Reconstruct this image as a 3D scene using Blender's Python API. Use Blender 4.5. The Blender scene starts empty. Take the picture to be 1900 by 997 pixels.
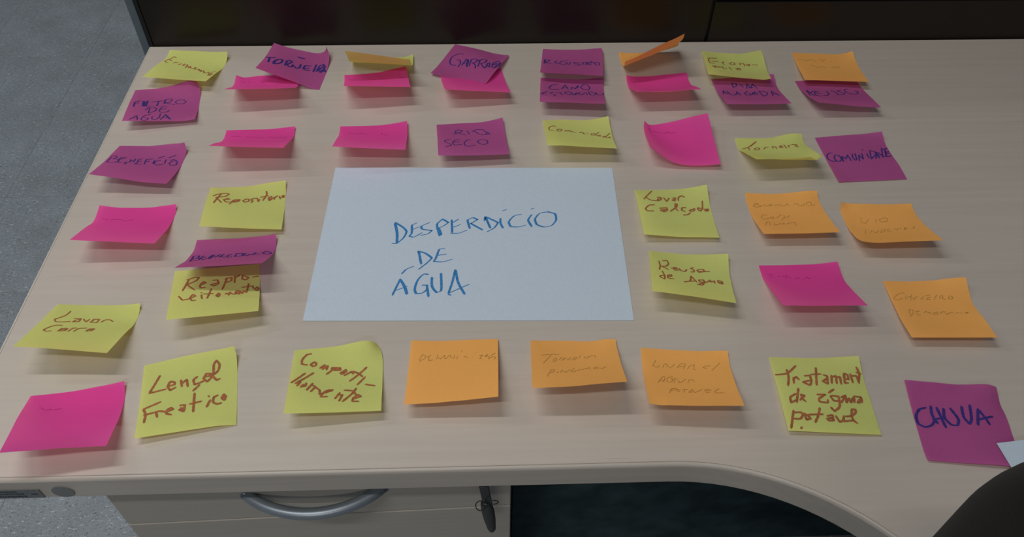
import bpy, bmesh, math, random
from mathutils import Vector, Matrix
random.seed(7)
SC = bpy.context.scene
COL = SC.collection
DZ = 0.74                      # height of the desk top above the floor (metres)

# ------------------------------------------------------------------ camera
cam_data = bpy.data.cameras.new('camera')
cam_data.sensor_width = 36.0
cam_data.lens = 36.0 * 1484.818 / 1900.0
cam_data.clip_start = 0.02
cam = bpy.data.objects.new('camera', cam_data)
COL.objects.link(cam)
cam.matrix_world = (Matrix.Translation((0.42526, -0.90474, 1.30287))
                    @ Matrix.Rotation(-0.042884, 4, 'Z') @ Matrix.Rotation(0.739484, 4, 'X') @ Matrix.Rotation(0.014617, 4, 'Z'))
SC.camera = cam

# ------------------------------------------------------------------ world, lamps, exposure
world = bpy.data.worlds.new('room_light')
SC.world = world
world.use_nodes = True
bg = world.node_tree.nodes['Background']
bg.inputs['Color'].default_value = (0.82, 0.90, 1.0, 1)
bg.inputs['Strength'].default_value = 0.13

def rect_light(name, loc, sx, sy, power, color):
    d = bpy.data.lights.new(name, 'AREA')
    d.shape = 'RECTANGLE'; d.size = sx; d.size_y = sy
    d.energy = power; d.color = color
    o = bpy.data.objects.new(name, d)
    o.location = loc
    COL.objects.link(o)
    return o
rect_light('fluorescent_or_fill_light', (-0.34, -0.10, 2.65), 1.2, 0.07, 15.5, (1.0, 0.965, 0.915))
rect_light('fluorescent_or_fill_light', (-0.30, -1.38, 2.65), 1.2, 0.07, 16.0, (1.0, 0.965, 0.915))
rect_light('fluorescent_or_fill_light', (-0.10, -3.30, 2.65), 1.2, 0.07, 26, (1.0, 0.965, 0.915))  # added fill lamp, out of view, brightens the drawer fronts and desk edge
rect_light('fluorescent_or_fill_light', (-2.2, 0.6, 2.65), 1.2, 0.07, 17, (0.95, 0.98, 1.0))

SC.view_settings.view_transform = 'Standard'
SC.view_settings.look = 'None'
SC.view_settings.gamma = 1
SC.view_settings.use_curve_mapping = False
SC.view_settings.exposure = 0.0


# surface colours (linear) and chair placement
DESK_BASE = (0.440, 0.400, 0.358); DESK_DARK = (0.418, 0.377, 0.333)
EDGE_BASE = (0.43, 0.395, 0.355); FRONT_BASE = (0.38, 0.355, 0.315)
FLOOR_BASE = (0.230, 0.262, 0.290)
PAPERS = {'yellow': ((0.675, 0.80, 0.27), (1.0, 0.76, 0.16), 0.42),
          'orange': ((1.0, 0.50, 0.14), (1.0, 0.42, 0.14), 0.32),
          'pink': ((1.0, 0.10, 0.53), (1.0, 0.24, 0.32), 0.54),
          'purple': ((0.43, 0.10, 0.295), (0.80, 0.20, 0.42), 0.32),
          'white': ((0.50, 0.59, 0.69), (0.6, 0.65, 0.7), 0.12)}
INKS = {'brown': (0.30, 0.105, 0.045), 'blue': (0.036, 0.025, 0.155), 'pencil': (0.34, 0.20, 0.045), 'pen': (0.40, 0.025, 0.18), 'marker': (0.035, 0.17, 0.40)}
CHX, CHY, CHR, CHRAD, CHZ = 0.650, -0.956, 0.0, 0.137, 0.596

# ------------------------------------------------------------------ helpers
def tag(o, label=None, cat=None, group=None, kind=None):
    if label: o['label'] = label
    if cat: o['category'] = cat
    if group: o['group'] = group
    if kind: o['kind'] = kind
    return o

def empty(name, loc):
    o = bpy.data.objects.new(name, None)
    o.empty_display_size = 0.05
    o.location = loc
    COL.objects.link(o)
    return o

def link(name, bm, m, parent=None, loc=(0, 0, 0), smooth=False, rotz=0.0, fix=True):
    if fix: bmesh.ops.recalc_face_normals(bm, faces=bm.faces)
    me = bpy.data.meshes.new(name)
    bm.to_mesh(me); bm.free()
    for mm in (m if isinstance(m, (list, tuple)) else [m]): me.materials.append(mm)
    if smooth:
        for p in me.polygons: p.use_smooth = True
    o = bpy.data.objects.new(name, me)
    o.location = loc; o.rotation_euler = (0, 0, rotz)
    COL.objects.link(o)
    if parent: o.parent = parent
    return o

def add_box(bm, x0, y0, z0, x1, y1, z1, bev=0.0, seg=2):
    r = bmesh.ops.create_cube(bm, size=1.0)
    vs = r['verts']
    for v in vs:
        v.co = Vector(((x0 + x1) / 2 + v.co.x * (x1 - x0), (y0 + y1) / 2 + v.co.y * (y1 - y0), (z0 + z1) / 2 + v.co.z * (z1 - z0)))
    if bev > 0:
        es = list({e for v in vs for e in v.link_edges})
        bmesh.ops.bevel(bm, geom=es, offset=bev, segments=seg, affect='EDGES', profile=0.5)
    return bm

def box(*a, **k):
    bm = bmesh.new(); return add_box(bm, *a, **k)

def add_tube(bm, pts, r, n=12, closed=False, radii=None):
    pts = [Vector(p) for p in pts]
    rings = []; up = None
    for i, p in enumerate(pts):
        if closed: t = (pts[(i + 1) % len(pts)] - pts[i - 1])
        else: t = pts[min(i + 1, len(pts) - 1)] - pts[max(i - 1, 0)]
        t.normalize()
        if up is None:
            up = Vector((0, 0, 1)) if abs(t.z) < 0.9 else Vector((1, 0, 0))
        s = t.cross(up).normalized(); up = s.cross(t).normalized()
        rr = radii[i] if radii else r
        rings.append([bm.verts.new(p + (s * math.cos(a) + up * math.sin(a)) * rr) for a in [2 * math.pi * q / n for q in range(n)]])
    m = len(rings)
    for i in range(m if closed else m - 1):
        A, B = rings[i], rings[(i + 1) % m]
        for q in range(n):
            bm.faces.new((A[q], A[(q + 1) % n], B[(q + 1) % n], B[q]))
    if not closed:
        bm.faces.new(rings[0][::-1]); bm.faces.new(rings[-1])
    return bm

def loft(bm, rings, caps=True):
    R = [[bm.verts.new(p) for p in ring] for ring in rings]
    n = len(R[0])
    for a, b in zip(R[:-1], R[1:]):
        for q in range(n):
            bm.faces.new((a[q], a[(q + 1) % n], b[(q + 1) % n], b[q]))
    if caps:
        bm.faces.new(R[0][::-1]); bm.faces.new(R[-1])
    return bm

# ------------------------------------------------------------------ materials
def mat(name, rough=0.5, spec=0.5, metal=0.0):
    m = bpy.data.materials.new(name); m.use_nodes = True
    nt = m.node_tree; b = nt.nodes['Principled BSDF']
    b.inputs['Roughness'].default_value = rough
    b.inputs['Specular IOR Level'].default_value = spec
    b.inputs['Metallic'].default_value = metal
    return m, nt, b
def nd(nt, t, **k):
    n = nt.nodes.new(t)
    for a, v in k.items(): setattr(n, a, v)
    return n
def ramp(nt, stops):
    r = nd(nt, 'ShaderNodeValToRGB')
    while len(r.color_ramp.elements) < len(stops): r.color_ramp.elements.new(0.5)
    for e, (p, c) in zip(r.color_ramp.elements, stops):
        e.position = p; e.color = (*c, 1) if len(c) == 3 else c
    return r
def coords(nt, scale=(1, 1, 1), rot=(0, 0, 0)):
    tc = nd(nt, 'ShaderNodeTexCoord'); mp = nd(nt, 'ShaderNodeMapping')
    mp.inputs['Scale'].default_value = scale; mp.inputs['Rotation'].default_value = rot
    nt.links.new(tc.outputs['Object'], mp.inputs['Vector'])
    return mp
def noise(nt, vec, scale, detail=3, rough=0.5):
    n = nd(nt, 'ShaderNodeTexNoise')
    n.inputs['Scale'].default_value = scale; n.inputs['Detail'].default_value = detail; n.inputs['Roughness'].default_value = rough
    nt.links.new(vec.outputs[0], n.inputs['Vector'])
    return n
def mix(nt, a, b, fac, mode='MIX'):
    m = nd(nt, 'ShaderNodeMix', data_type='RGBA', blend_type=mode)
    for s, v in ((m.inputs[6], a), (m.inputs[7], b)):
        if hasattr(v, 'outputs') or hasattr(v, 'is_linked'): nt.links.new(v if hasattr(v, 'is_linked') else v.outputs[0], s)
        else: s.default_value = (*v, 1)
    if isinstance(fac, (int, float)): m.inputs[0].default_value = fac
    else: nt.links.new(fac, m.inputs[0])
    return m.outputs[2]
def bump(nt, b, h, strength=0.1, dist=0.001):
    bp = nd(nt, 'ShaderNodeBump'); bp.inputs['Strength'].default_value = strength; bp.inputs['Distance'].default_value = dist
    nt.links.new(h, bp.inputs['Height']); nt.links.new(bp.outputs[0], b.inputs['Normal'])

def maple(name, base, dark, rough=0.38, vertical=False):
    m, nt, b = mat(name, rough, 0.4)
    s = (5, 160, 160) if not vertical else (160, 160, 5)
    n1 = noise(nt, coords(nt, s), 1.0, 4, 0.6)
    r1 = ramp(nt, [(0.35, dark), (0.65, base)])
    nt.links.new(n1.outputs['Fac'], r1.inputs[0])
    s2 = (9, 300, 300) if not vertical else (300, 300, 9)
    n2 = noise(nt, coords(nt, s2), 1.0, 2, 0.5)
    r2 = ramp(nt, [(0.72, (0, 0, 0)), (0.80, (1, 1, 1))])
    nt.links.new(n2.outputs['Fac'], r2.inputs[0])
    c = mix(nt, r1.outputs[0], tuple(x * 0.80 for x in dark), r2.outputs[0])
    n3 = noise(nt, coords(nt, (3, 8, 3)), 1.0, 2)
    r3 = ramp(nt, [(0.3, (0.95, 0.95, 0.94)), (0.7, (1, 1, 1))])
    nt.links.new(n3.outputs['Fac'], r3.inputs[0])
    c = mix(nt, c, r3.outputs[0], 1.0, 'MULTIPLY')
    nt.links.new(c, b.inputs['Base Color'])
    bump(nt, b, n1.outputs['Fac'], 0.04, 0.0005)
    return m
M_TOP = maple('pale_maple_laminate', DESK_BASE, DESK_DARK)
M_EDGE = maple('maple_edge_band', EDGE_BASE, tuple(x * 0.92 for x in EDGE_BASE), 0.33)
M_FRONT = maple('maple_drawer_front', FRONT_BASE, tuple(x * 0.94 for x in FRONT_BASE), 0.5)

def plain(name, color, rough=0.5, spec=0.5, metal=0.0, var=0.06, scale=60, bmp=0.0):
    m, nt, b = mat(name, rough, spec, metal)
    n = noise(nt, coords(nt), scale, 3)
    r = ramp(nt, [(0.3, tuple(c * (1 - var) for c in color)), (0.7, tuple(min(1, c * (1 + var)) for c in color))])
    nt.links.new(n.outputs['Fac'], r.inputs[0]); nt.links.new(r.outputs[0], b.inputs['Base Color'])
    if bmp: bump(nt, b, n.outputs['Fac'], bmp, 0.001)
    return m
M_DIV = plain('dark_wenge_laminate', (0.0105, 0.0072, 0.0054), 0.36, 0.35, scale=30)
M_DIVFRAME = plain('dark_frame_paint', (0.006, 0.007, 0.008), 0.45, 0.4)
M_POST = plain('slate_blue_end_cap', (0.10, 0.135, 0.16), 0.5, 0.3)
M_SHADE = plain('under_desk_shade_board', (0.045, 0.075, 0.085), 0.8, 0.1, var=0.3, scale=25)  # blue-black of the under-desk shade, put into the colour
M_METAL = plain('satin_metal', (0.24, 0.28, 0.32), 0.38, 0.5, 0.55)
M_KEY = plain('black_key_plastic', (0.012, 0.014, 0.016), 0.4, 0.5)
M_WIRE = plain('dull_wire', (0.03, 0.028, 0.026), 0.4, 0.5, 0.5)
M_LABEL = plain('silver_label', (0.14, 0.155, 0.16), 0.45, 0.5, 0.3, var=0.15, scale=400)
M_LABELINK = plain('label_ink', (0.025, 0.027, 0.05), 0.6)
M_DOT = plain('grey_round_sticker', (0.155, 0.165, 0.165), 0.6)
M_JOINT = plain('floor_joint_grime', (0.11, 0.13, 0.145), 0.9)

def fabric():
    m, nt, b = mat('black_fabric', 0.95, 0.1)
    v = nd(nt, 'ShaderNodeTexVoronoi'); v.inputs['Scale'].default_value = 700
    c = coords(nt); nt.links.new(c.outputs[0], v.inputs['Vector'])
    r = ramp(nt, [(0.0, (0.0075, 0.0062, 0.0042)), (1.0, (0.005, 0.0042, 0.003))])
    nt.links.new(v.outputs['Distance'], r.inputs[0]); nt.links.new(r.outputs[0], b.inputs['Base Color'])
    b.inputs['Sheen Weight'].default_value = 0.05
    bump(nt, b, v.outputs['Distance'], 0.12, 0.0005)
    return m
M_FABRIC = fabric()

def vinyl(i):
    m, nt, b = mat('blue_grey_vinyl', 0.45, 0.35)
    base = [c * f for c, f in zip(FLOOR_BASE, (1, 1, 1))]
    off = coords(nt, (1, 1, 1), (0, 0, 1.5708 * i))
    off.inputs['Location'].default_value = (3.1 * i, 1.7 * i, 0)
    n0 = noise(nt, off, 9, 3)
    r0 = ramp(nt, [(0.3, tuple(c * 0.86 for c in base)), (0.7, tuple(c * 1.12 for c in base))])
    nt.links.new(n0.outputs['Fac'], r0.inputs[0])
    st = coords(nt, (1.0, 2.4, 1), (0, 0, 1.5708 * i + 0.3)); st.inputs['Location'].default_value = (0.37 * i, 0.21 * i, 0)
    nw = noise(nt, st, 85, 4, 0.75)
    rw = ramp(nt, [(0.60, (0, 0, 0)), (0.64, (1, 1, 1))]); nt.links.new(nw.outputs['Fac'], rw.inputs[0])
    st2 = coords(nt, (1.0, 1.8, 1), (0, 0, 1.5708 * i + 0.5)); st2.inputs['Location'].default_value = (4.37 * i + 9, 2.21 * i, 0)
    nk = noise(nt, st2, 140, 4, 0.75)
    rk = ramp(nt, [(0.57, (0, 0, 0)), (0.62, (1, 1, 1))]); nt.links.new(nk.outputs['Fac'], rk.inputs[0])
    nf = noise(nt, off, 420, 2, 0.6)
    rf = ramp(nt, [(0.35, (0.80, 0.80, 0.82)), (0.65, (1.15, 1.15, 1.13))]); nt.links.new(nf.outputs['Fac'], rf.inputs[0])
    c = mix(nt, r0.outputs[0], rf.outputs[0], 1.0, 'MULTIPLY')
    c = mix(nt, c, tuple(x * 0.40 for x in base), rk.outputs[0])
    c = mix(nt, c, tuple(min(1, x * 1.95) for x in base), rw.outputs[0])
    nt.links.new(c, b.inputs['Base Color'])
    return m
M_VINYL = [vinyl(0), vinyl(1)]

def paper(name, col, trans, tfac):
    m = bpy.data.materials.new(name); m.use_nodes = True
    nt = m.node_tree; nt.nodes.clear()
    out = nd(nt, 'ShaderNodeOutputMaterial')
    n = noise(nt, coords(nt), 900, 2, 0.6)
    r = ramp(nt, [(0.3, tuple(c * 0.95 for c in col)), (0.7, tuple(min(1, c * 1.05) for c in col))])
    nt.links.new(n.outputs['Fac'], r.inputs[0])
    d = nd(nt, 'ShaderNodeBsdfDiffuse'); nt.links.new(r.outputs[0], d.inputs['Color'])
    t = nd(nt, 'ShaderNodeBsdfTranslucent'); t.inputs['Color'].default_value = (*trans, 1)
    mx = nd(nt, 'ShaderNodeMixShader'); mx.inputs[0].default_value = tfac
    nt.links.new(d.outputs[0], mx.inputs[1]); nt.links.new(t.outputs[0], mx.inputs[2])
    nt.links.new(mx.outputs[0], out.inputs['Surface'])
    return m
M_NOTE = {k: paper(k + '_note_paper', *PAPERS[k]) for k in ('yellow', 'orange', 'pink', 'purple')}
M_SHEET = paper('white_sheet_paper', *PAPERS['white'])
def ink(name, col):
    m = bpy.data.materials.new(name); m.use_nodes = True
    nt = m.node_tree; b = nt.nodes['Principled BSDF']
    n = noise(nt, coords(nt), 350, 2, 0.6)
    r = ramp(nt, [(0.3, tuple(c * 0.8 for c in col)), (0.7, tuple(min(1, c * 1.25) for c in col))])
    nt.links.new(n.outputs['Fac'], r.inputs[0]); nt.links.new(r.outputs[0], b.inputs['Base Color'])
    b.inputs['Roughness'].default_value = 0.8; b.inputs['Specular IOR Level'].default_value = 0.1
    return m
M_INK = {k: ink(k + '_ink', v) for k, v in INKS.items()}

# sticky-note shapes: colour, ink, 7x7 grid of points (tenths of mm), pen strokes (thousandths of the note)
NOTES={
 1:("yellow","brown",
"315 -162 41 401 -171 42 485 -182 44 569 -193 47 654 -205 52 738 -218 53 822 -231 55 905 -245 60 987 -262 70 1063 -287 92 307 -243 23 391 -254 31 474 -265 37 558 -276 40 642 -288 41 726 -300 38 809 -312 35 893 -324 31 977 -337 29 1061 -349 33 297 -327 21 380 -338 31 463 -349 36 547 -360 37 630 -371 35 714 -383 30 797 -395 24 881 -407 17 965 -418 10 1050 -429 2 284 -410 39 368 -421 41 452 -432 43 535 -444 41 618 -455 37 702 -467 31 785 -478 24 869 -490 17 953 -501 10 1037 -514 2 273 -490 62 357 -503 58 440 -515 54 524 -527 50 607 -538 45 690 -550 39 774 -562 33 858 -573 28 942 -584 25 1025 -595 24 262 -572 84 345 -585 76 429 -597 70 512 -609 64 596 -621 58 679 -633 53 763 -644 49 847 -655 47 931 -665 48 1014 -674 53 251 -653 102 334 -666 94 418 -679 87 501 -691 81 585 -703 76 669 -714 72 753 -725 70 837 -736 69 920 -745 71 1004 -755 76 240 -736 118 323 -748 111 407 -761 106 490 -773 101 574 -784 97 658 -795 94 742 -806 93 826 -816 93 910 -826 95 994 -835 98 228 -818 133 311 -831 129 396 -842 125 480 -853 123 564 -864 120 648 -875 118 732 -886 118 816 -896 118 900 -906 119 984 -916 121 214 -901 148 300 -912 147 385 -923 147 470 -934 146 554 -944 144 638 -955 143 722 -966 143 807 -976 143 891 -986 144 976 -996 144",
"183,201 130,168 95,232 62,248;64,252 153,294;62,248 44,321 77,362 117,366;208,380 229,340 266,356 283,348;336,372 306,420;392,367 378,423 414,400 447,379 454,494;463,418 505,479 507,414 538,478 575,467 601,431 608,507;628,496 678,476 686,537 719,496 722,562 761,518 799,607;771,550 828,616 857,586 870,559;862,599 967,648 941,724 916,726 903,636 962,736;906,583 950,527"),
 2:("purple","blue",
"1619 -141 116 1697 -153 91 1777 -164 68 1859 -174 50 1940 -185 35 2022 -195 21 2104 -204 7 2189 -216 12 2259 -230 57 2283 -261 134 1607 -225 118 1686 -237 92 1766 -248 69 1847 -258 49 1929 -269 31 2011 -279 15 2094 -288 2 2178 -299 4 2257 -311 31 2317 -327 90 1597 -309 123 1676 -320 98 1757 -331 74 1837 -342 52 1919 -353 32 2001 -363 14 2083 -373 2 2167 -383 2 2250 -393 18 2327 -404 54 1588 -393 130 1668 -404 106 1748 -415 82 1829 -426 59 1910 -436 37 1991 -447 19 2074 -457 6 2158 -467 2 2242 -476 11 2324 -486 30 1580 -477 141 1660 -488 117 1740 -498 93 1821 -509 70 1901 -520 47 1983 -531 27 2065 -541 12 2149 -550 5 2233 -559 5 2317 -568 12 1573 -559 157 1653 -570 133 1733 -581 108 1814 -593 84 1894 -603 60 1975 -614 39 2057 -624 22 2140 -634 10 2224 -643 5 2309 -652 4 1569 -641 178 1648 -652 152 1728 -664 126 1807 -675 101 1887 -686 76 1968 -697 53 2049 -708 33 2132 -717 18 2216 -727 9 2300 -736 2 1564 -722 201 1643 -734 173 1722 -746 146 1802 -757 120 1881 -769 94 1961 -780 69 2042 -791 46 2124 -801 27 2207 -810 13 2291 -820 2 1559 -803 223 1638 -816 195 1717 -828 167 1797 -839 140 1876 -851 113 1956 -862 86 2035 -874 59 2116 -884 35 2198 -894 15 2281 -903 2 1553 -884 245 1633 -897 216 1712 -909 188 1792 -921 161 1871 -933 133 1950 -944 104 2029 -956 74 2107 -968 42 2187 -978 14 2272 -987 4",
"449,190 567,192;461,200 569,199;12,477 146,398;67,439 89,619;201,413 159,531 168,616 222,577 267,471 254,387 201,413;163,476 178,599;327,394 340,551;314,403 369,345 408,375 361,499 405,551 442,537 440,456;440,456 512,537 553,501 551,381;711,373 624,390 622,498 659,524 735,507;635,470 699,446;791,326 791,532;837,514 860,354 919,330 921,392 860,439;862,493 904,406 962,382;892,534 942,440 988,518;876,509 988,503;914,541 954,395"),
 3:("yellow","brown",
"2601 -324 2 2685 -323 2 2769 -321 2 2854 -321 2 2938 -320 2 3022 -319 2 3106 -318 4 3190 -317 7 3273 -314 15 3349 -310 44 2602 -406 23 2686 -404 24 2770 -403 24 2855 -403 23 2939 -402 21 3023 -402 19 3108 -402 18 3192 -401 18 3276 -399 22 3360 -394 35 2603 -485 53 2687 -483 53 2772 -483 52 2856 -483 50 2940 -483 47 3024 -483 43 3109 -483 40 3193 -483 38 3278 -482 38 3363 -479 41 2604 -556 99 2689 -557 95 2773 -558 91 2857 -559 87 2941 -560 82 3026 -560 78 3110 -561 73 3195 -561 69 3280 -562 65 3365 -562 61 2607 -619 156 2691 -623 148 2775 -626 140 2859 -629 134 2943 -631 128 3027 -632 122 3112 -634 116 3196 -635 110 3281 -637 104 3365 -640 96 2611 -674 220 2694 -682 208 2777 -688 198 2861 -693 189 2945 -696 181 3030 -698 174 3114 -701 167 3198 -703 160 3282 -706 153 3366 -709 144 2616 -725 287 2698 -736 273 2781 -745 260 2864 -751 250 2948 -756 241 3032 -760 232 3117 -763 224 3201 -766 216 3285 -770 208 3369 -774 199 2619 -780 350 2701 -791 337 2784 -800 324 2868 -807 313 2952 -813 303 3036 -817 294 3120 -822 285 3204 -826 276 3288 -830 267 3372 -834 258 2621 -838 412 2705 -847 400 2788 -854 389 2872 -861 378 2956 -867 368 3040 -872 358 3123 -878 347 3207 -883 338 3291 -888 328 3375 -892 320 2622 -896 473 2707 -902 464 2792 -908 454 2876 -914 443 2960 -920 433 3044 -926 423 3127 -933 411 3211 -940 401 3295 -945 391 3379 -948 383",
""),
 4:("purple","blue",
"3871 -27 2 3947 -61 6 4023 -95 9 4098 -129 11 4174 -163 11 4249 -197 9 4325 -231 6 4401 -263 7 4476 -293 13 4550 -321 26 3836 -105 2 3912 -138 16 3988 -171 27 4065 -204 34 4141 -237 37 4217 -272 36 4293 -306 31 4369 -340 26 4446 -372 28 4525 -400 38 3803 -183 2 3878 -215 22 3954 -247 39 4031 -280 51 4108 -313 58 4185 -347 59 4262 -381 55 4338 -415 50 4416 -447 49 4494 -478 54 3770 -261 2 3845 -293 24 3921 -325 43 3998 -357 58 4075 -390 69 4152 -423 75 4230 -457 75 4307 -490 71 4385 -524 67 4463 -556 65 3737 -339 2 3813 -371 21 3889 -403 40 3965 -435 57 4042 -468 71 4120 -500 81 4197 -534 85 4275 -567 84 4353 -600 80 4431 -634 75 3704 -417 3 3782 -449 16 3858 -481 31 3934 -513 49 4011 -546 65 4087 -578 79 4165 -611 88 4243 -644 90 4321 -678 89 4398 -711 86 3672 -494 5 3750 -527 12 3828 -559 22 3904 -591 37 3980 -623 55 4056 -656 71 4133 -689 83 4210 -722 90 4288 -756 93 4365 -789 95 3640 -572 12 3718 -604 12 3796 -637 18 3873 -669 30 3949 -701 46 4025 -734 62 4101 -767 74 4178 -800 83 4255 -833 90 4331 -867 100 3609 -650 25 3687 -682 21 3764 -714 24 3840 -747 32 3916 -779 44 3992 -812 55 4069 -844 64 4145 -877 71 4221 -911 82 4296 -946 99 3583 -726 46 3656 -758 43 3731 -791 42 3807 -824 44 3883 -857 47 3960 -890 51 4036 -922 54 4113 -955 58 4188 -988 70 4258 -1023 96",
"312,310 217,319 140,407 149,534 195,607 266,630 299,620;255,491 314,496 356,567 354,668;403,623 421,456 460,476 508,652;413,572 497,565;445,478 495,646;509,459 538,628;501,478 548,423 611,440 600,524 561,548 625,584 660,669;649,425 688,616;634,461 687,372 749,379 747,470 701,528 802,630;788,618 813,609 802,461 826,447 864,578;806,568 860,532;908,565 873,416 933,291;894,470 927,403;939,569 967,355 978,330;975,350 988,472 936,550"),
 5:("purple","blue",
"4988 -152 2 5069 -162 2 5151 -170 3 5234 -179 5 5316 -187 9 5399 -195 13 5481 -202 20 5563 -209 30 5644 -215 41 5724 -218 47 4975 -236 2 5059 -246 2 5142 -255 2 5225 -263 3 5308 -272 6 5391 -279 12 5474 -287 20 5557 -293 32 5639 -299 45 5724 -303 57 4966 -320 3 5049 -330 3 5133 -339 3 5216 -348 4 5300 -356 8 5383 -364 14 5467 -371 24 5550 -377 36 5633 -383 50 5716 -389 64 4956 -404 8 5040 -414 9 5124 -423 9 5208 -431 11 5292 -440 15 5375 -447 22 5459 -454 32 5542 -461 45 5625 -467 58 5708 -473 72 4947 -488 19 5031 -497 20 5115 -506 21 5199 -514 24 5283 -523 28 5367 -530 35 5450 -537 45 5534 -544 56 5617 -550 68 5700 -557 81 4938 -570 36 5022 -579 37 5106 -588 39 5190 -596 42 5274 -605 46 5358 -612 53 5441 -619 61 5525 -626 71 5608 -634 81 5691 -641 91 4929 -651 58 5013 -660 59 5097 -669 61 5181 -677 64 5264 -686 68 5348 -693 73 5432 -701 80 5516 -709 87 5599 -717 95 5683 -724 102 4920 -731 85 5004 -740 86 5088 -749 87 5171 -757 89 5255 -766 93 5339 -774 97 5423 -782 101 5506 -791 106 5590 -799 111 5674 -808 115 4911 -810 114 4995 -818 115 5079 -827 116 5162 -836 118 5246 -845 120 5330 -854 122 5413 -863 124 5497 -872 126 5581 -881 128 5664 -891 130 4904 -888 145 4987 -897 145 5070 -906 147 5153 -915 147 5237 -925 148 5321 -934 149 5404 -944 148 5488 -954 147 5571 -963 146 5653 -973 145",
"50,327 45,466;61,333 56,465;56,338 133,330 108,394 60,424 122,458 178,481;256,348 213,396 237,448 282,473;214,422 258,406;433,326 334,364 292,444 348,500 413,471 418,415 357,415;473,404 447,516;610,432 522,408 534,450 633,505 622,548 545,524;632,436 731,440;687,445 671,540;736,441 720,548;736,455 808,430 807,495 742,510 818,563;753,458 753,539;895,473 862,505 894,587 937,580 938,518 895,473;808,430 862,480"),
 6:("orange","pencil",
"5940 -270 23 6021 -268 5 6105 -266 2 6189 -263 2 6273 -261 2 6358 -260 4 6442 -257 14 6525 -252 31 6606 -244 53 6686 -235 78 5938 -354 11 6022 -353 4 6107 -350 6 6191 -347 13 6274 -343 23 6357 -338 37 6438 -330 57 6518 -319 82 6596 -306 110 6674 -292 139 5940 -439 10 6024 -437 14 6108 -433 22 6191 -428 37 6274 -422 55 6354 -412 77 6433 -400 104 6510 -385 135 6587 -369 166 6662 -351 198 5942 -523 21 6025 -518 35 6108 -512 52 6189 -504 74 6270 -495 97 6349 -482 124 6427 -468 154 6503 -451 187 6579 -434 219 6654 -416 253 5944 -606 44 6024 -596 68 6105 -586 93 6184 -574 121 6264 -564 145 6343 -551 173 6420 -535 204 6496 -518 238 6571 -500 271 6646 -482 306 5942 -682 82 6020 -669 111 6099 -657 139 6178 -644 167 6257 -631 195 6335 -617 225 6412 -601 257 6487 -583 290 6562 -565 325 6637 -547 359 5935 -749 134 6013 -736 162 6091 -723 191 6170 -709 220 6248 -695 249 6325 -680 280 6401 -663 312 6477 -646 346 6552 -628 380 6627 -610 414 5924 -811 191 6003 -798 219 6081 -784 247 6159 -770 277 6236 -755 308 6313 -739 339 6389 -723 371 6465 -706 404 6540 -689 437 6615 -671 472 5913 -870 252 5992 -857 278 6070 -843 307 6146 -827 338 6222 -811 370 6298 -794 401 6374 -778 433 6451 -763 464 6526 -747 497 6601 -730 531 5904 -927 315 5981 -915 339 6058 -900 368 6132 -882 401 6207 -864 433 6283 -847 466 6359 -832 497 6436 -819 526 6512 -805 557 6584 -788 591",
"187,110 193,136"),
 7:("yellow","brown",
"7000 -246 10 7078 -257 9 7159 -268 4 7241 -279 2 7322 -289 2 7404 -298 2 7486 -306 4 7567 -313 21 7645 -318 43 7722 -320 64 6983 -327 32 7066 -340 24 7148 -352 13 7230 -363 6 7312 -373 2 7395 -383 2 7478 -391 7 7560 -398 23 7641 -404 46 7721 -407 71 6973 -409 53 7054 -422 39 7137 -435 24 7219 -447 13 7302 -457 7 7386 -467 8 7470 -475 15 7552 -482 30 7634 -487 52 7716 -493 76 6963 -491 73 7044 -504 54 7126 -518 38 7209 -530 26 7292 -540 19 7376 -550 19 7460 -558 26 7544 -565 39 7626 -571 56 7708 -578 72 6953 -574 88 7034 -587 70 7116 -600 54 7199 -612 42 7283 -622 35 7367 -632 34 7451 -640 39 7535 -648 48 7618 -655 59 7701 -663 69 6943 -656 102 7024 -669 86 7107 -682 72 7190 -693 60 7273 -704 53 7357 -714 50 7441 -723 53 7525 -731 58 7609 -739 64 7693 -748 69 6933 -739 118 7015 -751 104 7098 -763 90 7181 -775 79 7264 -786 72 7348 -796 68 7432 -805 68 7516 -814 70 7600 -823 74 7683 -832 78 6924 -822 135 7006 -833 122 7089 -845 111 7172 -856 101 7255 -867 93 7339 -877 89 7422 -887 87 7506 -896 87 7590 -905 90 7674 -914 98 6915 -905 151 6998 -915 141 7081 -926 133 7164 -937 124 7247 -947 117 7330 -958 113 7413 -968 110 7496 -977 108 7580 -986 110 7663 -994 123 6908 -988 165 6990 -997 160 7072 -1007 155 7155 -1017 150 7238 -1028 144 7321 -1038 140 7404 -1047 138 7487 -1057 135 7569 -1067 134 7648 -1072 153",
"74,304 240,211;104,289 77,424 97,492 178,454;89,416 253,341;349,311 310,367 346,420;478,302 439,361 465,404 521,373 520,302 478,302;602,320 611,397;610,333 661,338 677,440;738,377 704,394 739,440 756,392 738,377;794,410 878,435;113,619 174,568 152,652 229,565 234,605 297,542 297,615 363,599;406,524 434,616;508,539 574,516 583,597 530,605 525,564 580,543"),
 8:("orange","pencil",
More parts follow.
